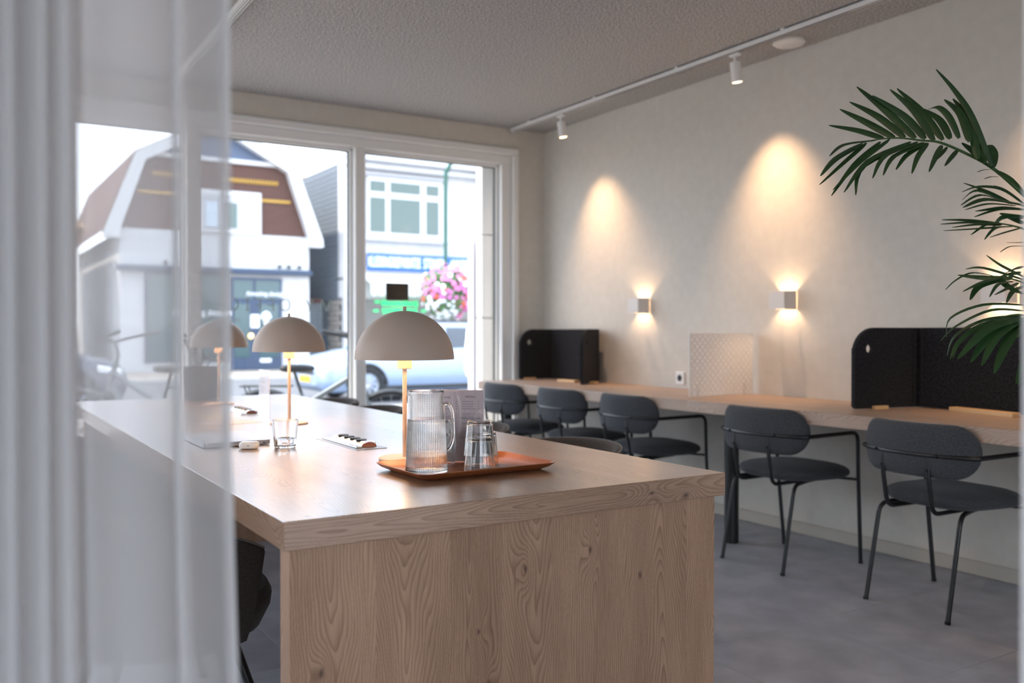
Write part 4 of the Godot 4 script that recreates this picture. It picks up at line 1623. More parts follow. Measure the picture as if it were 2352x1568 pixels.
# ---------------------------------------------------------------- sheer curtains close to the lens
func curtain_panel(called: String, label: String, plan: Array, right_flare: float) -> void:
	var r := Vector3(cos(deg_to_rad(YAW)), 0, sin(deg_to_rad(YAW)))
	var t := thing(called, label, "curtain", Vector3.ZERO, 0.0, "sheer white curtains")
	var line := spline(plan, 5)
	var ys := [0.02, 0.25, 0.5, 0.7, 0.85, 1.0, 1.2, 1.5, 1.8, 2.1, 2.4, 2.60]
	var rows := []
	for y in ys:
		var row := PackedVector3Array()
		for k in line.size():
			var p: Vector3 = line[k]
			var w := maxf(0.0, 1.0 - float(k) / (line.size() * 0.35))
			row.append(Vector3(p.x, y, p.z) + r * right_flare * w * pow(clampf((1.02 - y) / 0.35, 0.0, 3.0), 1.3))
		rows.append(row)
	var g := G.new()
	g.grid(rows)
	part(g, "cloth", M.sheer_cloth, t)
	g = G.new()
	var rail := []
	for p in plan:
		rail.append(Vector3(p.x, 2.645, p.z))
	tube(g, [Vector3(rail[0].x, 2.65, rail[0].z), Vector3(rail[-1].x, 2.65, rail[-1].z)], 0.012, 8)
	part(g, "curtain_rail", M.white_lacquer, t)
	g = G.new()
	var hem := []
	for k in line.size():
		hem.append(rows[-1][k] + Vector3(0, 0.02, 0))
	for k in hem.size() - 1:
		g.quad(hem[k] + Vector3(0, -0.03, 0), hem[k + 1] + Vector3(0, -0.03, 0), hem[k + 1] + Vector3(0, 0.015, 0), hem[k] + Vector3(0, 0.015, 0))
	part(g, "heading_tape", M.wall_white, t)


func curtains() -> void:
	var plan := []
	for q in [[505, 0.925], [522, 0.905], [531, 0.895], [526, 0.885], [506, 0.89], [470, 0.91], [430, 0.925], [408, 0.92], [397, 0.905], [399, 0.893], [410, 0.89], [414, 0.90], [409, 0.925], [390, 0.935], [330, 0.925], [260, 0.91], [214, 0.905], [192, 0.90], [187, 0.915], [188, 0.935], [168, 0.945], [140, 0.93],
			[128, 0.91], [132, 0.89], [152, 0.885], [164, 0.90], [150, 0.93], [120, 0.95], [80, 0.945], [60, 0.92], [66, 0.89], [95, 0.88], [112, 0.90], [90, 0.94], [40, 0.96], [0, 0.95], [-22, 0.92], [-10, 0.89], [22, 0.88], [38, 0.905], [10, 0.945], [-50, 0.965], [-90, 0.94], [-92, 0.90], [-60, 0.88], [-40, 0.91], [-80, 0.95], [-140, 0.97], [-175, 0.94], [-160, 0.89], [-130, 0.90], [-170, 0.95], [-240, 0.97], [-190, 0.985], [-60, 0.99], [80, 0.985], [160, 0.98], [180, 0.99], [165, 1.0], [60, 1.005], [-40, 1.0], [-110, 1.01], [-60, 1.02], [60, 1.025], [150, 1.02], [176, 1.03], [140, 1.04], [0, 1.04], [-160, 1.04], [-280, 1.03]]:
		var p := at_depth(q[0], 762, q[1])
		plan.append(Vector3(p.x, 0, p.z))
	var last: Vector3 = plan[-1]
	for k in 26:
		plan.append(last + Vector3(-0.035 * (k + 1), 0, 0.035 * sin(k * 1.9)))
	curtain_panel("sheer_curtain", "sheer white curtain hanging before the table, its folded edge over the window", plan, 0.010)
	var plan2 := []
	for k in 14:
		plan2.append(at_depth(2347, 762, 0.92) + Vector3(0.05 * k, -1.11, -0.012 + 0.012 * cos(k * 1.7)))
	for k in plan2.size():
		plan2[k].y = 0
	plan2.reverse()
	curtain_panel("sheer_curtain", "sheer white curtain whose edge hangs beside the palm", plan2, 0.0)


# ---------------------------------------------------------------- the street
func slab(called: String, m: Material, c: Vector3, s: Vector3, b := 0.0) -> MeshInstance3D:
	var g := G.new()
	rbox(g, c, s, b)
	return structure(g, called, m)


func bit(parent: Node, called: String, m: Material, c: Vector3, s: Vector3, b := 0.01) -> MeshInstance3D:
	var g := G.new()
	rbox(g, c, s, b)
	return part(g, called, m, parent)


func street() -> void:
	slab("pavement", M.pavement, Vector3(6, GROUND - 0.1, -9.9), Vector3(70, 0.2, 7.2))
	slab("road", M.asphalt, Vector3(6, GROUND - 0.16, -19.0), Vector3(70, 0.2, 11.0))
	slab("pavement", M.pavement, Vector3(6, GROUND - 0.1, -32.0), Vector3(70, 0.2, 15.0))
	slab("pavement", M.pavement, Vector3(-17.4, GROUND - 0.1, -1.0), Vector3(30, 0.2, 10.4))
	slab("pavement", M.pavement, Vector3(1, GROUND - 0.1, 12.8), Vector3(20, 0.2, 20.0))
	slab("kerb", M.kerb, Vector3(6, GROUND - 0.09, -13.55), Vector3(70, 0.22, 0.14), 0.01)
	slab("kerb", M.kerb, Vector3(6, GROUND - 0.09, -24.45), Vector3(70, 0.22, 0.14), 0.01)


func house_gambrel() -> void:
	var z := OUT_Z
	var t := thing("gambrel_house", "white house with a brown tiled gambrel gable and a dark shopfront", "house", Vector3(7.2, GROUND, z))
	# x and y below are relative to the house's middle and the ground
	var wall_low := PackedVector2Array([Vector2(-2.85, 0), Vector2(2.93, 0), Vector2(2.93, 4.3), Vector2(-2.85, 4.3)])
	var g := G.new()
	plate(g, wall_low, 0.4, Transform3D(Basis(), Vector3(0, 0, -0.2)))
	part(g, "front_wall", M.render_white, t)
	bit(t, "side_wall", M.render_white, Vector3(-2.75, 2.1, -5.2), Vector3(0.2, 4.2, 9.6))
	bit(t, "side_wall", M.render_white, Vector3(2.83, 2.1, -5.2), Vector3(0.2, 4.2, 9.6))
	g = G.new()
	plate(g, PackedVector2Array([Vector2(-2.8, 4.3), Vector2(2.88, 4.3), Vector2(2.22, 6.35), Vector2(0, 7.55), Vector2(-2.22, 6.35)]), 0.3, Transform3D(Basis(), Vector3(0, 0, -0.2)))
	part(g, "gable", M.tile_brown, t)
	# tile courses, stepped
	g = G.new()
	var y := 4.31
	while y < 6.5:
		var half := lerpf(2.86, 2.2, (y - 4.3) / 2.1)
		rbox(g, Vector3(0.02, y + 0.055, -0.045), Vector3(half * 2, 0.11, 0.03), 0.0, -1, Basis(Vector3.RIGHT, 0.16))
		y += 0.105
	var tc := part(g, "tile_courses", M.tile_brown, t)
	tc.set_meta("kind", "stuff")
	g = G.new()
	plate(g, PackedVector2Array([Vector2(-1.75, 6.62), Vector2(1.75, 6.62), Vector2(0, 7.5)]), 0.06, Transform3D(Basis(), Vector3(0, 0, -0.02)))
	part(g, "gable_top", M.gable_blue, t)
	bit(t, "collar_board", M.house_white, Vector3(0, 6.56, 0.03), Vector3(3.9, 0.13, 0.12))
	for q in [[0.2, 1.86, 5.98, 18], [1.32, 2.30, 5.41, 0], [-2.35, -1.2, 5.41, 0], [-1.9, -0.6, 5.98, 14]]:
		if q[3] == 0:
			bit(t, "brick_band", M.brick_yellow, Vector3((q[0] + q[1]) / 2, q[2], 0.0), Vector3(q[1] - q[0], 0.08, 0.05), 0.0)
		else:
			for k in q[3]:
				bit(t, "brick", M.brick_yellow, Vector3(lerpf(q[0], q[1], float(k) / (q[3] - 1)), q[2], 0.0), Vector3(0.06, 0.13, 0.05), 0.005)
	# barge boards
	for s in [-1.0, 1.0]:
		g = G.new()
		var pts := PackedVector2Array([Vector2(s * 3.32, 3.98), Vector2(s * 3.30, 4.22), Vector2(s * 2.42, 6.56), Vector2(0, 7.85), Vector2(0, 7.50), Vector2(s * 2.16, 6.33), Vector2(s * 2.86, 4.28), Vector2(s * 2.86, 3.98)])
		plate(g, pts, 0.42, Transform3D(Basis(), Vector3(0, 0, 0.10)))
		part(g, "barge_board", M.house_white, t)
		g = G.new()
		for q in [[Vector2(s * 3.35, 4.15), Vector2(s * 2.45, 6.58)], [Vector2(s * 2.45, 6.58), Vector2(0, 7.88)]]:
			var a: Vector2 = q[0]
			var b: Vector2 = q[1]
			var p0 := Vector3(a.x, a.y, 0.2)
			var p1 := Vector3(b.x, b.y, 0.2)
			var back := Vector3(0, 0, -10.5)
			if s > 0:
				g.quad(p0, p0 + back, p1 + back, p1)
			else:
				g.quad(p0 + back, p0, p1, p1 + back)
		part(g, "roof_slope", M.tile_brown, t)
	# attic window
	var w := bit(t, "window", M.house_white, Vector3(0.38, 4.96, 0.02), Vector3(1.90, 1.32, 0.16))
	for k in 3:
		var x := -0.22 + k * 0.60
		bit(w, "sash", M.cornice_white, Vector3(x, 4.95, 0.11), Vector3(0.52, 1.06, 0.05))
		bit(w, "pane", M.house_glass if k == 1 else M.blind, Vector3(x, 4.85, 0.138), Vector3(0.36, 0.78, 0.012), 0.0)
	# shopfront
	bit(t, "lintel", M.shop_frame, Vector3(0.0, 3.12, 0.10), Vector3(5.9, 0.17, 0.3))
	for x in [-1.6, -1.0, 1.9, 2.2, 2.55]:
		bit(t, "lintel_lamp", M.black_plastic, Vector3(x, 3.3, 0.16), Vector3(0.09, 0.12, 0.12))
	var sw := bit(t, "shop_window", M.shop_frame, Vector3(-0.95, 1.66, 0.03), Vector3(2.44, 2.74, 0.12))
	bit(sw, "pane", M.shop_glass, Vector3(-0.95, 1.66, 0.095), Vector3(2.3, 2.6, 0.02), 0.0)
	letters("Amazing design", 0.17, 0.01, "window_word", M.sign_white, sw, Transform3D(Basis(), Vector3(-0.5, 1.80, 0.11)))
	var df := bit(t, "shop_door_frame", M.shop_frame, Vector3(1.17, 1.47, 0.03), Vector3(1.66, 2.92, 0.14))
	bit(df, "pane", M.shop_glass, Vector3(0.74, 2.55, 0.105), Vector3(0.62, 0.58, 0.02), 0.0)
	bit(df, "pane", M.shop_glass, Vector3(1.52, 2.55, 0.105), Vector3(0.78, 0.58, 0.02), 0.0)
	bit(df, "pane", M.shop_glass, Vector3(0.70, 1.25, 0.105), Vector3(0.48, 1.7, 0.02), 0.0)
	bit(df, "pane", M.shop_glass, Vector3(1.56, 1.25, 0.105), Vector3(0.62, 1.7, 0.02), 0.0)
	letters("Amazing design", 0.12, 0.01, "door_word", M.sign_white, df, Transform3D(Basis(), Vector3(1.46, 2.42, 0.125)))
	bit(df, "notice", M.sign_white, Vector3(1.11, 1.55, 0.12), Vector3(0.28, 0.42, 0.02), 0.04)
	bit(df, "mail_slot", M.sign_white, Vector3(1.45, 0.3, 0.12), Vector3(0.36, 0.12, 0.02), 0.02)
	g = G.new()
	lathe(g, [Vector2(0.0, -0.09), Vector2(0.06, -0.07), Vector2(0.09, 0.0), Vector2(0.06, 0.07), Vector2(0.0, 0.09)], 16, Vector3(0.97, 1.08, 0.16))
	part(g, "door_lamp", M.shop_lamp, df)
	g = G.new()
	lathe(g, [Vector2(0.0, -0.22), Vector2(0.05, -0.2), Vector2(0.11, 0.0), Vector2(0.17, 0.02), Vector2(0.17, 0.08), Vector2(0.14, 0.12), Vector2(0.13, 0.18), Vector2(0.08, 0.22), Vector2(0.0, 0.26)], 18, Vector3(1.45, 1.62, 0.16))
	part(g, "ice_cream_sign", M.sign_white, df)

	# the gap between the houses: fence and a lower roof behind
	var f := thing("board_fence", "weathered grey board fence closing the gap between the houses", "fence", Vector3(10.72, GROUND, -31.0))
	for k in 9:
		g = G.new()
		rbox(g, Vector3(-0.6 + k * 0.155, 1.12, 0.012 * (k % 2)), Vector3(0.148, 2.24, 0.03), 0.006)
		part(g, "plank", M.fence_wood, f)
	bit(f, "cap_rail", M.fence_rail, Vector3(0, 2.30, 0.02), Vector3(1.4, 0.14, 0.1))
	var b := thing("rear_house", "low house with a pale terracotta roof and chimney behind the fence", "house", Vector3(12.6, GROUND, -41.2))
	bit(b, "wall", M.render_white, Vector3(0.4, 2.9, -2.0), Vector3(7.0, 5.8, 4.0))
	g = G.new()
	plate(g, PackedVector2Array([Vector2(-3.6, 5.6), Vector2(4.4, 5.6), Vector2(0.6, 9.2)]), 5.0, Transform3D(Basis(), Vector3(0, 0, -2.0)))
	part(g, "roof", M.roof_terracotta, b)
	bit(b, "chimney", M.tile_brown, Vector3(-0.75, 9.0, 0.2), Vector3(0.55, 1.0, 0.4))
	bit(b, "chimney_cowl", M.shop_dark, Vector3(-0.75, 9.62, 0.2), Vector3(0.16, 0.3, 0.16), 0.04)
	var n := thing("neighbour_house", "white house with an orange tiled roof beyond the gambrel house", "house", Vector3(-0.8, GROUND, z - 1.0))
	bit(n, "wall", M.render_white, Vector3(0, 2.2, -4), Vector3(8.0, 4.4, 8.0))
	g = G.new()
	plate(g, PackedVector2Array([Vector2(-4.4, 4.3), Vector2(4.4, 4.3), Vector2(0, 7.4)]), 8.6, Transform3D(Basis(), Vector3(0, 0, -4)))
	part(g, "roof", M.roof_terracotta, n)
	for x in [-2.2, 1.8]:
		var nw := bit(n, "window", M.house_white, Vector3(x, 1.9, 0.05), Vector3(1.6, 1.5, 0.12))
		bit(nw, "pane", M.house_glass, Vector3(x, 1.9, 0.12), Vector3(1.4, 1.3, 0.02), 0.0)


func house_sign() -> void:
	var z := OUT_Z
	var t := thing("sign_house", "white two-storey shop with a long blue sign and an awning", "house", Vector3(11.3, GROUND, z))
	bit(t, "front_wall", M.render_white, Vector3(2.67, 5.1, -0.2), Vector3(5.35, 4.3, 0.4))
	bit(t, "front_wall", M.render_white, Vector3(2.67, 2.7, -0.2), Vector3(5.35, 0.7, 0.4))
	bit(t, "pilaster", M.house_white, Vector3(0.22, 3.6, 0.08), Vector3(0.44, 7.2, 0.3))
	bit(t, "shop_pier", M.house_white, Vector3(5.2, 1.2, 0.02), Vector3(0.3, 2.4, 0.2))
	bit(t, "inner_wall", M.render_white, Vector3(2.8, 1.25, -4.1), Vector3(5.0, 2.5, 0.2))
	bit(t, "shop_ceiling", M.render_white, Vector3(2.8, 2.46, -2.3), Vector3(5.1, 0.12, 4.0))
	bit(t, "inner_side", M.render_white, Vector3(5.25, 1.2, -2.3), Vector3(0.12, 2.4, 4.0))
	bit(t, "parapet", M.house_white, Vector3(2.67, 7.13, 0.05), Vector3(5.4, 0.2, 0.5))
	bit(t, "cornice", M.cornice_white, Vector3(2.67, 6.80, 0.12), Vector3(5.4, 0.12, 0.36), 0.03)
	bit(t, "cornice", M.cornice_white, Vector3(2.3, 6.58, 0.06), Vector3(3.2, 0.08, 0.24), 0.02)
	# upper window
	var w := bit(t, "window", M.house_white, Vector3(2.27, 5.50, 0.05), Vector3(2.80, 2.0, 0.14))
	for c in [[0.93, 1.50], [1.68, 2.82], [3.05, 3.55]]:
		var mid: float = (c[0] + c[1]) / 2
		for r in [[4.62, 5.80], [6.0, 6.36]]:
			bit(w, "pane", M.house_glass, Vector3(mid, (r[0] + r[1]) / 2, 0.125), Vector3(c[1] - c[0], r[1] - r[0], 0.02), 0.0)
	bit(t, "window_sill", M.cornice_white, Vector3(2.3, 4.38, 0.14), Vector3(3.2, 0.14, 0.34), 0.03)
	# side wall of dark boards
	bit(t, "side_wall", M.slate_board, Vector3(0.12, 3.5, -5.3), Vector3(0.2, 6.9, 9.8))
	for k in 27:
		var g := G.new()
		rbox(g, Vector3(0.0, 2.42 + k * 0.165, -5.2), Vector3(0.03, 0.175, 9.6), 0.004, -1, Basis(Vector3.BACK, -0.09))
		part(g, "board", M.slate_board, t)
	var brick := G.new()
	rbox(brick, Vector3.ZERO, Vector3(0.05, 0.16, 0.34), 0.01)
	var bm := brick.mesh()
	for r in 13:
		for k in 3:
			inst(bm, "brick", M.pavement, t, Transform3D(Basis(), Vector3(-0.01, 0.1 + r * 0.175, -0.3 - k * 0.36 - (r % 2) * 0.18)))
	# sign
	var s := bit(t, "sign_board", M.sign_blue, Vector3(2.96, 3.60, 0.10), Vector3(4.25, 0.58, 0.12))
	for q in [["KLEDINGREPARATIE", 1.83, 1.95], ["STOMERIJ", 3.40, 0.93], ["WASSERIJ", 4.52, 0.98]]:
		var m := letters(q[0], 0.36, 0.02, "lettering", M.sign_white, s, Transform3D(Basis(), Vector3(q[1], 3.60, 0.165)))
		var wide := m.get_aabb().size.x
		m.scale.x = q[2] / wide
	# awning with a scalloped valance
	var g2 := G.new()
	var a0 := Vector3(0.5, 3.18, 0.1)
	var a1 := Vector3(5.3, 3.18, 0.1)
	var d := Vector3(0, -0.36, 1.1)
	g2.quad(a0 + d, a1 + d, a1, a0)
	g2.quad(a0 + d + Vector3(0, -0.02, 0), a0 + Vector3(0, -0.02, 0), a1 + Vector3(0, -0.02, 0), a1 + d + Vector3(0, -0.02, 0))
	var aw := part(g2, "awning", M.awning_white, t)
	for k in 20:
		var poly := PackedVector2Array([Vector2(0, 0), Vector2(0, -0.34)])
		for q in range(1, 8):
			poly.append(Vector2(0.12 - cos(PI * q / 8.0) * 0.12, -0.34 - sin(PI * q / 8.0) * 0.09))
		poly.append_array(PackedVector2Array([Vector2(0.24, -0.34), Vector2(0.24, 0)]))
		g2 = G.new()
		plate(g2, poly, 0.015, Transform3D(Basis(), Vector3(0.5 + k * 0.24, 2.82, 1.21 + 0.02 * (k % 2))))
		part(g2, "scallop", M.awning_white, aw)
	# shop window with green neon words
	bit(t, "shop_window_frame", M.cornice_white, Vector3(2.85, 0.22, 0.0), Vector3(4.8, 0.44, 0.2))
	for x in [0.62, 3.55, 4.35]:
		bit(t, "shop_post", M.cornice_white, Vector3(x, 1.2, 0.0), Vector3(0.12, 2.3, 0.12))
	var gl := G.new()
	gl.quad(Vector3(0.6, 0.44, 0.02), Vector3(5.1, 0.44, 0.02), Vector3(5.1, 2.4, 0.02), Vector3(0.6, 2.4, 0.02))
	part(gl, "shop_pane", M.window_pane, t)
	var neon := thing("neon_sign", "green neon words glowing in the shop window under the awning", "neon sign", Vector3(11.3, GROUND, z + 0.06))
	for q in [["Kleermakerij", 2.06, 2.2, 1.35], ["STOMERIJ", 2.06, 1.93, 1.30]]:
		var m := letters(q[0], 0.17, 0.03, "neon_word", M.neon_green_sign, neon, Transform3D(Basis(), Vector3(q[1], q[2], 0)))
		m.scale.x = q[3] / m.get_aabb().size.x
	for q in [[1.22, 2.24], [1.17, 1.93], [2.98, 1.95]]:
		bit(neon, "neon_dash", M.neon_green_sign, Vector3(q[0], q[1], 0), Vector3(0.20, 0.055, 0.03), 0.02)
	omni("neon_light", Vector3(2.0, 2.1, 0.12), Color(0.1, 0.9, 0.5), 0.15, 0.2, neon)
	# next house along
	var n := thing("corner_house", "pale house with a light blue upper wall beside the blue-sign shop", "house", Vector3(19.62, GROUND, z + 0.2))
	bit(n, "wall", M.render_white, Vector3(0, 2.35, -2), Vector3(5.9, 4.7, 4.0))
	bit(n, "upper_wall", M.wall_blue, Vector3(0, 5.6, -2), Vector3(5.9, 1.9, 3.96))
	bit(n, "fascia", M.orange_sign, Vector3(0, 6.85, -1.9), Vector3(5.9, 0.6, 4.1))


func car(called: String, label: String, paint: Material, at: Vector3, turn: float) -> void:
	# front towards -x, origin on the ground under the middle of the nose
	var t := thing(called, label, "car", at, turn)
	var hw := 0.875
	var rows := []
	# x, half width, sill, shoulder, hood height
	for q in [[0.0, 0.62, 0.32, 0.52, 0.60], [0.06, 0.74, 0.22, 0.56, 0.68], [0.25, 0.83, 0.18, 0.62, 0.80], [0.8, 0.875, 0.17, 0.72, 0.92], [1.25, 0.88, 0.17, 0.78, 0.98], [2.2, 0.88, 0.17, 0.82, 0.98], [3.3, 0.88, 0.17, 0.86, 1.0], [3.9, 0.85, 0.2, 0.86, 1.0], [4.12, 0.78, 0.26, 0.8, 0.97], [4.2, 0.66, 0.36, 0.72, 0.88]]:
		var row := PackedVector3Array()
		var w: float = q[1]
		var ring := [[w * 0.86, q[2]], [w * 0.97, q[2] + 0.05], [w, lerpf(q[2], q[3], 0.5)], [w * 0.985, q[3]], [w * 0.93, lerpf(q[3], q[4], 0.7)], [w * 0.80, q[4]], [w * 0.3, q[4] + 0.035]]
		for p in ring:
			row.append(Vector3(q[0], p[1], p[0]))
		ring.reverse()
		for p in ring:
			row.append(Vector3(q[0], p[1], -p[0]))
		rows.append(row)
	var g := G.new()
	g.grid(rows, true)
	g.fan(Array(rows[0]))
	var tail := Array(rows[-1])
	tail.reverse()
	g.fan(tail)
	part(g, "body", paint, t)
	# glasshouse and roof
	g = G.new()
	var cab := []
	for q in [[0.96, 1.02, 4.0, 0.78], [1.10, 1.28, 3.88, 0.74], [1.25, 1.55, 3.72, 0.69], [1.36, 1.78, 3.55, 0.63]]:
		var row := PackedVector3Array()
		for p in stadium(q[2] - q[1], q[3] * 2, 0.22, 4):
			row.append(Vector3((q[1] + q[2]) / 2 + p.x, q[0], p.y))
		cab.append(row)
	g.grid(cab, true)
	part(g, "windows", M.car_glass, t)
	g = G.new()
	var roof := []
	for q in [[1.355, 1.74, 3.58, 0.64], [1.405, 1.80, 3.54, 0.62], [1.44, 1.95, 3.40, 0.54], [1.455, 2.2, 3.1, 0.35]]:
		var row := PackedVector3Array()
		for p in stadium(q[2] - q[1], q[3] * 2, 0.24, 4):
			row.append(Vector3((q[1] + q[2]) / 2 + p.x, q[0], p.y))
		roof.append(row)
	g.grid(roof, true)
	var lid := Array(roof[-1])
	lid.reverse()
	g.fan(lid)
	part(g, "roof", paint, t)
	for s in [-1.0, 1.0]:
		for q in [[Vector3(1.08, 0.97, 0.80), Vector3(1.82, 1.37, 0.64)], [Vector3(2.45, 0.97, 0.80), Vector3(2.5, 1.38, 0.645)], [Vector3(3.85, 0.98, 0.76), Vector3(3.48, 1.37, 0.62)]]:
			g = G.new()
			tube(g, [q[0] * Vector3(1, 1, s), q[1] * Vector3(1, 1, s)], 0.035, 8)
			part(g, "pillar", paint, t)
		g = G.new()
		tube(g, [Vector3(1.75, 1.47, 0.5 * s), Vector3(3.4, 1.48, 0.48 * s)], 0.018, 8)
		part(g, "roof_rail", M.black_plastic, t)
		var mir := G.new()
		pillow(mir, stadium(0.2, 0.13, 0.05, 4), 0.1, func(x, y, o): return Vector3(1.38 + o, 1.0 + y, s * 0.98 + x * 0.8), 4.0, 4)
		part(mir, "mirror", paint, t)
		g = G.new()
		pillow(g, stadium(0.62, 0.12, 0.05, 4), 0.06, func(x, y, o): return Vector3(0.27 + x * 0.62, 0.66 + y + x * 0.12, s * (0.78 + x * 0.2) + o * s), 4.0, 4)
		part(g, "headlight", M.headlight_glass, t)
		g = G.new()
		rbox(g, Vector3(2.1, 0.26, s * 0.885), Vector3(1.9, 0.06, 0.03), 0.01)
		part(g, "sill_trim", M.black_plastic, t)
		for x in [0.85, 3.38]:
			g = G.new()
			var arch := []
			for k in 13:
				var a := PI * k / 12.0
				arch.append(Vector3(x + cos(a) * 0.37, 0.31 + sin(a) * 0.37, s * 0.865))
			tube(g, arch, 0.035, 8)
			part(g, "wheel_arch", M.black_plastic, t)
			var wh := G.new()
			lathe(wh, [Vector2(0.20, -0.1), Vector2(0.30, -0.105), Vector2(0.325, -0.08), Vector2(0.33, 0.0), Vector2(0.325, 0.08), Vector2(0.30, 0.105), Vector2(0.20, 0.1)], 28)
			var turn_w := Transform3D(Basis(Vector3.RIGHT, PI / 2), Vector3(x, 0.33, s * 0.80))
			var tyre := inst(wh.mesh(), "wheel", M.tyre, t, turn_w)
			wh = G.new()
			lathe(wh, [Vector2(0.0, 0.07), Vector2(0.05, 0.075), Vector2(0.06, 0.06)], 16)
			lathe(wh, [Vector2(0.185, 0.07), Vector2(0.215, 0.09), Vector2(0.215, -0.09), Vector2(0.185, -0.07), Vector2(0.185, 0.07)], 28)
			lathe(wh, [Vector2(0.0, 0.07), Vector2(0.05, 0.075), Vector2(0.06, 0.06)].map(func(p): return Vector2(p.x, -p.y)), 16)
			for k in 10:
				var a := TAU * k / 10.0
				for e in [-0.065, 0.065]:
					rbox(wh, Vector3(cos(a) * 0.12, e, sin(a) * 0.12), Vector3(0.15, 0.02, 0.032), 0.004, -1, Basis(Vector3.UP, -a))
			part(wh, "rim", M.alloy, tyre)
	g = G.new()
	rbox(g, Vector3(-0.012, 0.42, 0.0), Vector3(0.02, 0.11, 0.52), 0.004)
	part(g, "number_plate", M.plate_yellow, t)
	g = G.new()
	rbox(g, Vector3(0.015, 0.54, 0.0), Vector3(0.05, 0.09, 0.9), 0.02)
	part(g, "grille", M.black_plastic, t)


func bicycle(at: Vector3, turn: float, label: String) -> void:
	# front towards +x, origin on the ground under the bottom bracket
	var t := thing("bicycle", label, "bicycle", at, turn, "bicycles outside the window")
	for q in [[-0.46, "wheel"], [0.64, "wheel"]]:
		var g := G.new()
		var ring := []
		for k in 33:
			var a := TAU * k / 32.0
			ring.append(Vector3(q[0] + cos(a) * 0.335, 0.35 + sin(a) * 0.335, 0))
		tube(g, ring, 0.020, 8, false)
		var wh := part(g, "wheel", M.tyre, t)
		g = G.new()
		for k in 20:
			var a := TAU * k / 20.0
			tube(g, [Vector3(q[0], 0.35, 0.02 * (1 if k % 2 else -1)), Vector3(q[0] + cos(a) * 0.33, 0.35 + sin(a) * 0.33, 0)], 0.0014, 4, false)
		tube(g, [Vector3(q[0], 0.35, -0.05), Vector3(q[0], 0.35, 0.05)], 0.03, 10)
		part(g, "spokes", M.steel_satin, wh)
		g = G.new()
		var guard := []
		var g0 := deg_to_rad(20.0 if q[0] < 0 else 25.0)
		var g1 := deg_to_rad(205.0 if q[0] < 0 else 190.0)
		for k in 17:
			var a := lerpf(g0, g1, k / 16.0)
			var row := PackedVector3Array()
			for e in 5:
				row.append(Vector3(q[0] + cos(a) * (0.372 - 0.012 * absf(e - 2.0)), 0.35 + sin(a) * (0.372 - 0.012 * absf(e - 2.0)), (e - 2) * 0.017))
			guard.append(row)
		g.grid(guard)
		part(g, "mudguard", M.bike_black, t)
	var fr := G.new()
	tube(fr, [Vector3(-0.02, 0.30, 0), Vector3(0.39, 0.74, 0)], 0.027, 10)
	tube(fr, [Vector3(-0.11, 0.58, 0), Vector3(0.36, 0.86, 0)], 0.024, 10)
	tube(fr, [Vector3(0.0, 0.29, 0), Vector3(-0.14, 0.68, 0)], 0.018, 10)
	tube(fr, [Vector3(0.33, 0.95, 0), Vector3(0.41, 0.66, 0)], 0.024, 10)
	for s in [-1.0, 1.0]:
		tube(fr, [Vector3(0.0, 0.29, 0.03 * s), Vector3(-0.46, 0.35, 0.05 * s)], 0.010, 8)
		tube(fr, [Vector3(-0.12, 0.62, 0.02 * s), Vector3(-0.46, 0.35, 0.05 * s)], 0.009, 8)
	part(fr, "frame", M.bike_grey, t)
	for s in [-1.0, 1.0]:
		var g := G.new()
		tube(g, spline([Vector3(0.42, 0.70, 0.04 * s), Vector3(0.47, 0.55, 0.05 * s), Vector3(0.64, 0.35, 0.05 * s)], 4), 0.012, 8)
		part(g, "fork", M.bike_grey, t)
	var g2 := G.new()
	tube(g2, spline([Vector3(0.33, 0.95, 0), Vector3(0.31, 1.02, 0), Vector3(0.34, 1.12, 0)], 4), 0.015, 8)
	part(g2, "stem", M.bike_grey, t)
	for s in [-1.0, 1.0]:
		g2 = G.new()
		tube(g2, spline([Vector3(0.34, 1.12, 0), Vector3(0.34, 1.14, 0.10 * s), Vector3(0.28, 1.17, 0.22 * s), Vector3(0.16, 1.20, 0.27 * s)], 5), 0.012, 8)
		part(g2, "handlebar", M.bike_black, t)
		g2 = G.new()
		tube(g2, [Vector3(0.23, 1.186, 0.248 * s), Vector3(0.10, 1.212, 0.285 * s)], 0.018, 8)
		part(g2, "grip", M.bike_black, t)
	g2 = G.new()
	tube(g2, [Vector3(-0.14, 0.68, 0), Vector3(-0.20, 0.86, 0)], 0.014, 8)
	part(g2, "seat_post", M.bike_black, t)
	g2 = G.new()
	pillow(g2, PackedVector2Array([Vector2(0.17, 0.0), Vector2(0.10, 0.03), Vector2(0.0, 0.05), Vector2(-0.07, 0.09), Vector2(-0.12, 0.085), Vector2(-0.13, 0.0), Vector2(-0.12, -0.085), Vector2(-0.07, -0.09), Vector2(0.0, -0.05), Vector2(0.10, -0.03)]), 0.07, func(x, y, o): return Vector3(-0.19 + x, 0.895 + o, -y), 4.0, 5)
	part(g2, "saddle", M.bike_black, t)
	g2 = G.new()
	for z in [-0.06, 0.0, 0.06]:
		tube(g2, [Vector3(-0.22, 0.74, z), Vector3(-0.66, 0.74, z)], 0.007, 6)
	for s in [-1.0, 1.0]:
		tube(g2, [Vector3(-0.62, 0.74, 0.06 * s), Vector3(-0.46, 0.35, 0.06 * s)], 0.006, 6)
	part(g2, "rack", M.bike_black, t)


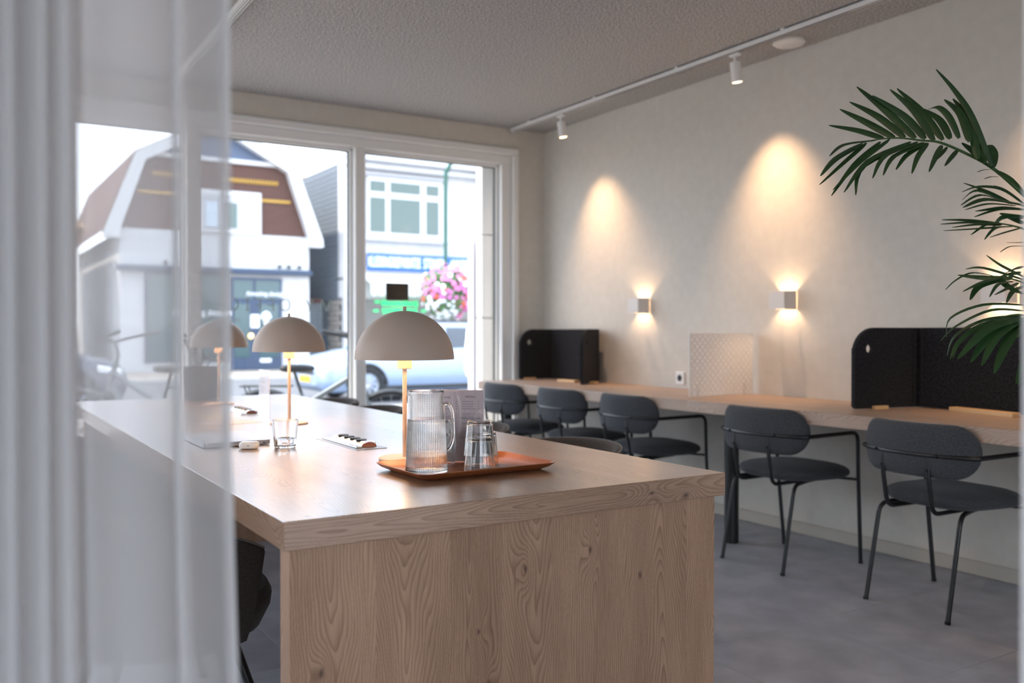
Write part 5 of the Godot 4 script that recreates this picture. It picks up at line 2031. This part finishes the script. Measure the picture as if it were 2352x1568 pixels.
func street_things() -> void:
	car("parked_car", "pale grey-blue hatchback parked across the street lamp, yellow number plate", M.car_blue, Vector3(5.55, GROUND - 0.06, -16.1), 0.0)
	car("parked_car", "dark grey car seen dimly through the sheer curtain", M.car_dark, Vector3(2.45, GROUND - 0.06, -16.3), PI)
	var r := Vector3(cos(deg_to_rad(YAW)), 0, sin(deg_to_rad(YAW)))
	var p := at_depth(729, 762, 7.9)
	bicycle(Vector3(p.x, GROUND, p.z), -deg_to_rad(YAW), "grey bicycle with black saddle parked outside between the lamps")
	p = at_depth(345, 762, 7.8)
	bicycle(Vector3(p.x, GROUND, p.z), PI - deg_to_rad(YAW) - 0.2, "black-saddled bicycle outside, seen through the sheer curtain")
	# lamp post with hanging flowers
	var base := at_depth(1024, 762, 20.0)
	var t := thing("lamp_post", "slim green street lamp post with a curved arm", "lamp post", Vector3(base.x, GROUND - 0.06, base.z), -deg_to_rad(YAW))
	var g := G.new()
	tube(g, spline([Vector3(0, 0, 0), Vector3(0, 1.5, 0), Vector3(0, 4.5, 0), Vector3(0.03, 4.78, 0), Vector3(0.14, 4.98, 0), Vector3(0.34, 5.08, 0), Vector3(0.8, 5.12, 0)], 6), 0.045, 12)
	part(g, "pole", M.lamp_post_green, t)
	g = G.new()
	lathe(g, [Vector2(0.0, 0.0), Vector2(0.13, 0.0), Vector2(0.12, 0.3), Vector2(0.07, 0.5), Vector2(0.0, 0.5)], 18)
	part(g, "foot", M.lamp_post_green, t)
	g = G.new()
	rbox(g, Vector3(1.0, 5.1, 0), Vector3(0.5, 0.1, 0.2), 0.04)
	part(g, "lantern", M.lamp_post_green, t)
	var c := at_depth(1025, 668, 20.0)
	var b := thing("flower_basket", "big round basket of pink, white and red flowers on the lamp post", "flower basket", c)
	g = G.new()
	lathe(g, [Vector2(0.06, -0.5), Vector2(0.22, -0.46), Vector2(0.3, -0.3), Vector2(0.32, -0.15), Vector2(0.06, -0.15)], 20)
	part(g, "basket", M.basket_brown, b)
	var rr := RandomNumberGenerator.new()
	rr.seed = 99
	g = G.new()
	var spots := []
	for k in 2600:
		var d := Vector3(rr.randfn(), rr.randfn(), rr.randfn()).normalized()
		var q := d * Vector3(0.58, 0.56, 0.58) * rr.randf_range(0.55, 0.98)
		if q.y < -0.2:
			q.y *= 1.1
		var s := Vector3(rr.randfn(), rr.randfn(), rr.randfn()).normalized()
		var u := s.cross(d).normalized() * 0.045
		var w := s * 0.03
		g.quad(q - u, q + w, q + u, q - w)
	var fol := part(g, "foliage", M.flower_leaf, b)
	fol.set_meta("kind", "stuff")
	g = G.new()
	for k in 5:
		var a := TAU * k / 5.0
		pillow(g, stadium(0.042, 0.05, 0.02, 3), 0.016, func(x, y, o): return Vector3((0.026 + x) * cos(a) - y * sin(a), (0.026 + x) * sin(a) + y * cos(a), o), 4.0, 3)
	var bloom := g.mesh()
	for k in 230:
		var d := Vector3(rr.randfn(), rr.randfn() * 0.95, rr.randfn()).normalized()
		if d.z < -0.35:
			d.z = -d.z
		var low := d.y < -0.35
		var q := d * Vector3(0.60, 0.58 if not low else 0.66, 0.60) * rr.randf_range(0.92, 1.05)
		var m: Material = M.flower_pink
		var roll := rr.randf()
		if low and q.x < 0.1:
			m = M.flower_white
		elif roll < 0.17:
			m = M.flower_red
		elif roll < 0.34:
			m = M.flower_white
		inst(bloom, "blossom", m, b, Transform3D(Basis.looking_at(-d, Vector3(0.1, 1, 0.2)).scaled(Vector3.ONE * rr.randf_range(0.8, 1.25)), q))
	# giant soft ice display and a pale panel close to the window
	p = at_depth(1103, 762, 11.0)
	var ice := thing("ice_cream_display", "tall white soft-serve ice cream cone figure standing on the pavement", "display", Vector3(p.x, GROUND, p.z))
	g = G.new()
	lathe(g, [Vector2(0.0, 0.0), Vector2(0.16, 0.0), Vector2(0.16, 0.04), Vector2(0.05, 0.05), Vector2(0.07, 0.2), Vector2(0.15, 0.68), Vector2(0.0, 0.69)], 28)
	part(g, "wafer_cone", M.cone_wafer, ice)
	g = G.new()
	lathe(g, [Vector2(0.0, 0.66), Vector2(0.165, 0.68), Vector2(0.188, 0.76), Vector2(0.19, 0.85), Vector2(0.178, 0.95), Vector2(0.185, 1.02), Vector2(0.172, 1.12), Vector2(0.168, 1.2), Vector2(0.155, 1.29), Vector2(0.11, 1.38), Vector2(0.05, 1.435), Vector2(0.0, 1.45)], 32)
	part(g, "soft_ice", M.cone_white, ice)
	g = G.new()
	rbox(g, Vector3(3.90, GROUND + 0.97, WIN_Z - 0.47), Vector3(0.62, 1.94, 0.09), 0.01)
	var pn := part(g, "display_panel", M.panel_lilac, self)
	tag(pn, "pale lilac-grey upright panel outside against the window pier", "panel")
